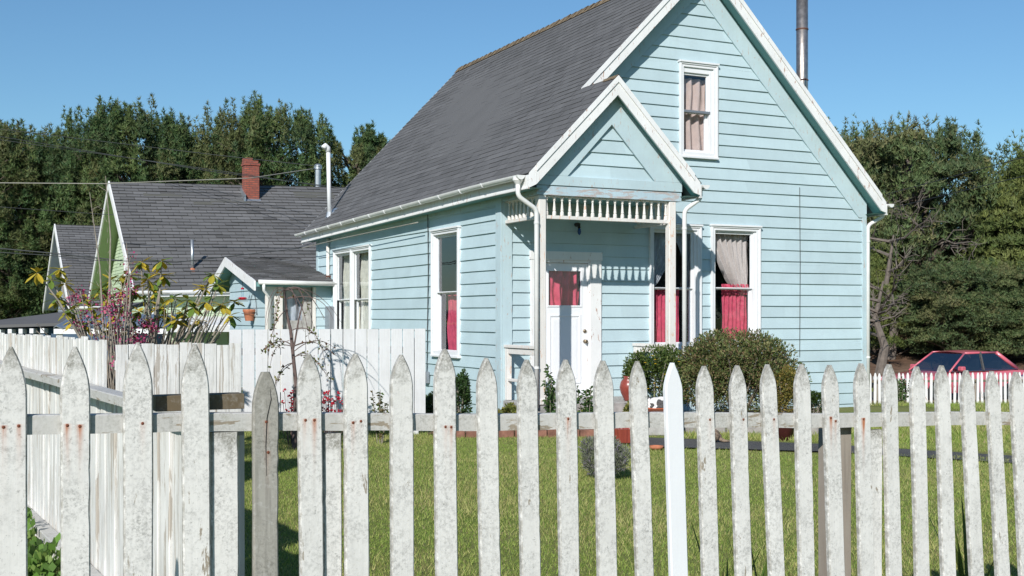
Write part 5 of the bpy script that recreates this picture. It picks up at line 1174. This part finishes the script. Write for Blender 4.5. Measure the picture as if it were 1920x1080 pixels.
# ================================================================ CARS
def car(label, loc, rz, paintm, name='parked_car'):
    t = thing(name, label, 'car', loc, rz)       # front towards -x
    W2 = .84; secs = []
    st_ = [(-2.24,.42,.56,.70),(-2.20,.34,.62,.77),(-2.1,.30,.67,.81),(-1.7,.26,.73,.83),(-1.2,.25,.78,.84),(-.85,.25,.81,.84),(-.3,.24,.83,.845),(.3,.24,.84,.845),(.9,.24,.85,.845),(1.5,.25,.87,.84),(1.9,.28,.87,.82),(2.12,.33,.84,.79),(2.22,.42,.72,.75)]
    mb = MB(); V = []
    for (x, zb_, zt, hw) in st_:
        V += [(x,-hw*.86,zb_),(x,-hw,zb_+.16),(x,-hw,zt-.16),(x,-hw*.95,zt-.03),(x,-hw*.7,zt+.015),(x,0,zt+.03),(x,hw*.7,zt+.015),(x,hw*.95,zt-.03),(x,hw,zt-.16),(x,hw,zb_+.16),(x,hw*.86,zb_)]
    m = 11; Fs = [(i*m+k, i*m+(k+1) % m, (i+1)*m+(k+1) % m, (i+1)*m+k) for i in range(len(st_)-1) for k in range(m)]+[tuple(range(m)), tuple((len(st_)-1)*m+k for k in range(m))]
    mb.add(V, Fs); b = mb.build('body', paintm, t, smooth=True)
    b.modifiers.new('es', 'EDGE_SPLIT').split_angle = math.radians(40)
    # greenhouse
    LB = {'wf': (-.85,.83), 'wt': (-.12,1.34), 'rt': (1.08,1.35), 'rb': (1.72,.88)}; hb, ht = .77, .60
    def gp(k, sg, ins=0): x, z = LB[k]; hw = hb if k in ('wf','rb') else ht; return (x, sg*(hw-ins), z)
    mb = MB(); V = [gp('wt',-1), gp('rt',-1), gp('rt',1), gp('wt',1)]; mid = (.5, 0, 1.405)
    xs_ = [-.14, .2, .5, .8, 1.14]; V = []
    for x in xs_:
        zt = 1.345+.05*(1-((x-.5)/.66)**2); V += [(x,-ht-.01,zt-.03),(x,-ht*.8,zt),(x,0,zt+.02),(x,ht*.8,zt),(x,ht+.01,zt-.03)]
    mb.add(V, [(i*5+k, i*5+k+1, (i+1)*5+k+1, (i+1)*5+k) for i in range(4) for k in range(4)])
    for sg in (-1, 1):
        mb.tube([gp('wf',sg), gp('wt',sg)], .028, 6); mb.tube([gp('rb',sg), gp('rt',sg)], .055, 6); mb.tube([gp('wt',sg), gp('rt',sg)], .03, 6)
    mb.build('roof', paintm, t, smooth=True)
    for sg in (-1, 1): bp = MB(); bp.tube([(.42, sg*.79, .85), (.46, sg*.61, 1.36)], .035, 6); bp.build('door_pillar', M['blackmetal'], t)
    mb = MB(); mb.quad(gp('wf',-1,.03), gp('wf',1,.03), gp('wt',1,.03), gp('wt',-1,.03)); mb.build('windshield', M['carglass'], t)
    mb = MB(); mb.quad(gp('rb',-1,.03), gp('rb',1,.03), gp('rt',1,.03), gp('rt',-1,.03)); mb.build('rear_window', M['carglass'], t)
    for sg in (-1, 1):
        mb = MB(); mb.quad((-.78,sg*.768,.86), (.4,sg*.778,.865), (.44,sg*.61,1.34), (-.10,sg*.605,1.34)); mb.build('side_window', M['carglass'], t)
        mb = MB(); mb.quad((.46,sg*.778,.865), (1.62,sg*.768,.89), (1.06,sg*.605,1.335), (.48,sg*.61,1.345)); mb.build('side_window', M['carglass'], t)
        mb = MB(); mb.tube([(-.8,sg*.80,.85),(.4,sg*.815,.86),(1.68,sg*.80,.88)], .012, 5); mb.build('chrome_strip', M['chrome'], t)
        mb = MB(); mb.bbox(-.62,-.46,min(sg*.82,sg*1.0),max(sg*.82,sg*1.0),.86,.99,.03); mb.build('mirror', paintm, t)
        mb = MB(); mb.box(-2.25,-2.18,min(sg*.42,sg*.7),max(sg*.42,sg*.7),.56,.68); mb.build('headlight', M['lens'], t)
        mb = MB(); mb.box(2.2,2.26,min(sg*.4,sg*.7),max(sg*.4,sg*.7),.66,.8); mb.build('tail_light', M['redlens'], t)
        for x in (-1.4, 1.35):
            mb = MB(); tt = MB(); tt.lathe([(.2,-.1),(.29,-.1),(.31,-.06),(.31,.06),(.29,.1),(.2,.1)], n=22); mb.add([(x+p_[0], sg*.74+p_[2], .31+p_[1]) for p_ in tt.v], tt.f); wh = mb.build('wheel', M['rubber'], t)
            mb = MB(); tt = MB(); tt.lathe([(.03,-.105),(.2,-.102),(.2,.102),(.03,.105)], n=16); mb.add([(x+p_[0], sg*.745+p_[2], .31+p_[1]) for p_ in tt.v], tt.f); mb.build('rim', M['chrome'], wh)
    mb = MB(); mb.bbox(-2.3,-2.16,-.78,.78,.36,.5,.03); mb.build('bumper', M['blackmetal'], t); mb = MB(); mb.bbox(2.18,2.3,-.78,.78,.4,.54,.03); mb.build('bumper', M['blackmetal'], t)
    mb = MB()
    for sg in (-1,1): mb.bbox(.0,.5,sg*.37-.2,sg*.37+.2,.5,.95,.05); mb.bbox(.4,.52,sg*.37-.2,sg*.37+.2,.8,1.18,.05); mb.bbox(.42,.5,sg*.37-.1,sg*.37+.1,1.18,1.32,.03)
    mb.bbox(1.2,1.35,-.6,.6,.8,1.12,.05); mb.tube([(-.22+.0, .37+.17*math.cos(a_), .98+.17*math.sin(a_)) for a_ in [k*6.283/16 for k in range(17)]], .015, 6); mb.build('seat', M['dark'], t)
    return t
zc = -.79
ca = at(1784, 0, 34.0)
car('faded red four door sedan parked behind the street picket fence', (ca[0], ca[1], zc), ANG-.02, M['carred'])
ca = at(2000, 0, 35.0); car('dark blue sedan at the right edge parked behind the red car', (ca[0], ca[1], zc), ANG-.05, M['carblue'])

# ================================================================ POTS, CATS
def potthing(name, label, loc, prof, mat, n=24, flute=0, soil=True, cat='flower pot'):
    t = thing(name, label, cat, loc); mb = MB(); mb.lathe(prof, n=n, flute=flute); mb.build('bowl', M[mat], t, smooth=(flute == 0))
    return t
potthing('fluted_pot', 'red glazed fluted flower pot standing on the lawn edge', (*at(1172,0,14.9)[:2], 0), [(.10,0),(.15,.03),(.17,.17),(.175,.2),(.15,.2),(.14,.15)], 'redpot', 44, .05)
potthing('clay_saucer', 'low orange clay saucer lying on the grass', (*at(1230,0,14.2)[:2], .01), [(.06,0),(.085,.02),(.09,.045),(.078,.045),(.07,.02)], 'terra')
potthing('urn', 'dark red round bellied urn on the porch', (*toW(1.62,-1.0,0)[:2], .33), [(.06,0),(.07,.02),(.12,.12),(.14,.2),(.12,.29),(.07,.34),(.09,.37),(.07,.37),(.05,.33)], 'redpot')
potthing('maroon_pot', 'dark maroon plant pot right of the big bush', (*at(1470,0,15.35)[:2], 0), [(.10,0),(.14,.2),(.155,.21),(.155,.25),(.13,.25),(.12,.2)], 'maroon')
mb = MB(); mb.bbox(-.32,.32,-.16,.16,0,.315,.02); o = mb.build('stone_slab', M['conc'], None, loc=(*at(1231,0,16.0)[:2], 0)); tag(o, 'low concrete block carrying the orange cat dish', 'stone block')
dish = potthing('clay_dish', 'wide orange clay dish in which the black and white cat lies', (*at(1231,0,16.0)[:2], .315), [(.14,0),(.21,.05),(.22,.06),(.2,.06),(.13,.02)], 'orange', cat='dish')
def furmat(name, a, b, c3, scale, thr):
    m, nt, bs = newmat(name); g = G(nt); co_ = g.co()
    cc = g.mix(g.ramp(g.noise(co_, scale, 2, .4, .5), thr, thr+.04), a, b); cc = g.mix(g.math('MULTIPLY', g.ramp(g.noise(co_, 160, 3), .4, .7), .35), cc, c3)
    g.put(bs.inputs['Base Color'], cc); bs.inputs['Roughness'].default_value = .95; g.put(bs.inputs['Normal'], g.bump(g.noise(co_, 220, 3), .5, .004)); return m
M['furbw'] = furmat('black_and_white_fur', (.75,.73,.7), (.02,.018,.018), (.5,.48,.46), 9, .47); M['furtab'] = furmat('tabby_fur', (.22,.16,.11), (.10,.07,.05), (.36,.29,.22), 26, .5)
def blobs(name, label, loc, rz, bl, mat, ears=()):
    import bmesh
    bm = bmesh.new()
    for (x, y, z, a, b, c) in bl:
        bmesh.ops.create_icosphere(bm, subdivisions=3, radius=1, matrix=Matrix.Translation((x,y,z)) @ Matrix.Diagonal((a,b,c,1)))
    for (x, y, z, dx) in ears: bmesh.ops.create_cone(bm, cap_ends=True, segments=8, radius1=.018, radius2=.002, depth=.045, matrix=Matrix.Translation((x,y,z)) @ Matrix.Rotation(dx, 4, 'Y'))
    me = bpy.data.meshes.new(name); bm.to_mesh(me); bm.free(); me.materials.append(mat); o = bpy.data.objects.new(name, me); C.objects.link(o)
    md = o.modifiers.new('r', 'REMESH'); md.mode = 'VOXEL'; md.voxel_size = .006; md.use_smooth_shade = True; s_ = o.modifiers.new('s', 'SMOOTH'); s_.iterations = 5
    o.location = loc; o.rotation_euler = (0,0,rz); tag(o, label, 'cat'); return o
blobs('cat', 'black and white cat curled up in the orange clay dish', (*at(1231,0,16.0)[:2], .355), 0, [(0,0,.07,.17,.12,.085),(.08,.0,.09,.10,.10,.08),(-.12,-.04,.10,.055,.05,.045),(-.155,-.065,.09,.025,.022,.018),(-.1,.04,.06,.08,.07,.06),(.05,-.11,.03,.09,.022,.022),(-.03,-.115,.025,.06,.02,.02),(-.1,-.10,.03,.04,.018,.016)], M['furbw'], ((-.12,-.01,.15,.1),(-.11,-.07,.15,-.1)))
blobs('cat', 'brown tabby cat sitting on the path half hidden behind a picket', (*at(1325,0,14.9)[:2], .02), 0, [(.06,0,.09,.11,.085,.09),(.0,0,.15,.085,.07,.11),(-.05,0,.2,.055,.055,.09),(-.075,0,.30,.052,.048,.046),(-.115,0,.288,.025,.024,.02),(-.07,.03,.09,.018,.018,.09),(-.07,-.03,.09,.018,.018,.09),(-.085,.03,.012,.03,.02,.014),(-.085,-.03,.012,.03,.02,.014),(.04,.05,.03,.07,.025,.03),(.04,-.05,.03,.07,.025,.03),(.16,0,.07,.03,.025,.035),(.185,-.01,.035,.035,.02,.025),(.22,-.02,.022,.04,.016,.018),(.26,-.03,.02,.03,.014,.014)], M['furtab'], ((-.07,.03,.345,.1),(-.07,-.03,.345,-.1)))

# ================================================================ WIRES
def wire(label, pts, rad, mat='wire', sag=0.0):
    P = [Vector(at(*p_)) for p_ in pts]; out = []
    for a_, b_ in zip(P[:-1], P[1:]):
        for i in range(10): q_ = i/10; v_ = a_.lerp(b_, q_); v_.z -= sag*4*q_*(1-q_); out.append(v_)
    out.append(P[-1]); mb = MB(); o0 = out[0].copy(); mb.tube([p_-o0 for p_ in out], rad, 5); o = mb.build('utility_wire', M[mat], None, smooth=True, loc=tuple(o0)); tag(o, label, 'wire', None); return o
wire('thick pale service wire passing just over the green house ridge', [(-420,340,34),(0,343,35),(196,344.5,35.5),(470,334,37),(590,316,39.5)], .015, 'wirelight')
wire('upper thin wire crossing the left trees from the top left', [(-300,215,44),(0,242,42),(400,290,40),(600,312,39.5)], .011)
wire('middle thin wire crossing the left trees', [(-300,225,44),(0,256,42),(400,322,40),(640,352,38)], .011)
wire('lowest thin wire crossing the left trees above the chimney flashing', [(-300,245,43),(0,262,42),(480,330,40),(640,355,38)], .011)
wire('thin wire before the far left trees at mid height', [(-300,380,40),(0,388,40),(196,402,41),(260,404,41)], .011)
wire('thick double cable crossing low in front of the grey house', [(-300,455,28),(0,466,28),(100,475,28),(230,489,28)], .016)
wire('dark cable across the grey and green house gables', [(-200,462,28),(100,479,28),(180,488,28),(330,492,28),(560,466,26.8)], .010)
wire('service cable from the left to the side wall eave', [(560,467,26.8),(640,447,24),(784,417,20.4)], .010, 'wirelight')
wire('upper wire right of the blue house gable', [(1660,365,30),(1920,295,24),(2300,170,20)], .009)
wire('lower wire right of the blue house eave', [(1664,392,30),(1920,330,24),(2300,230,20)], .009)
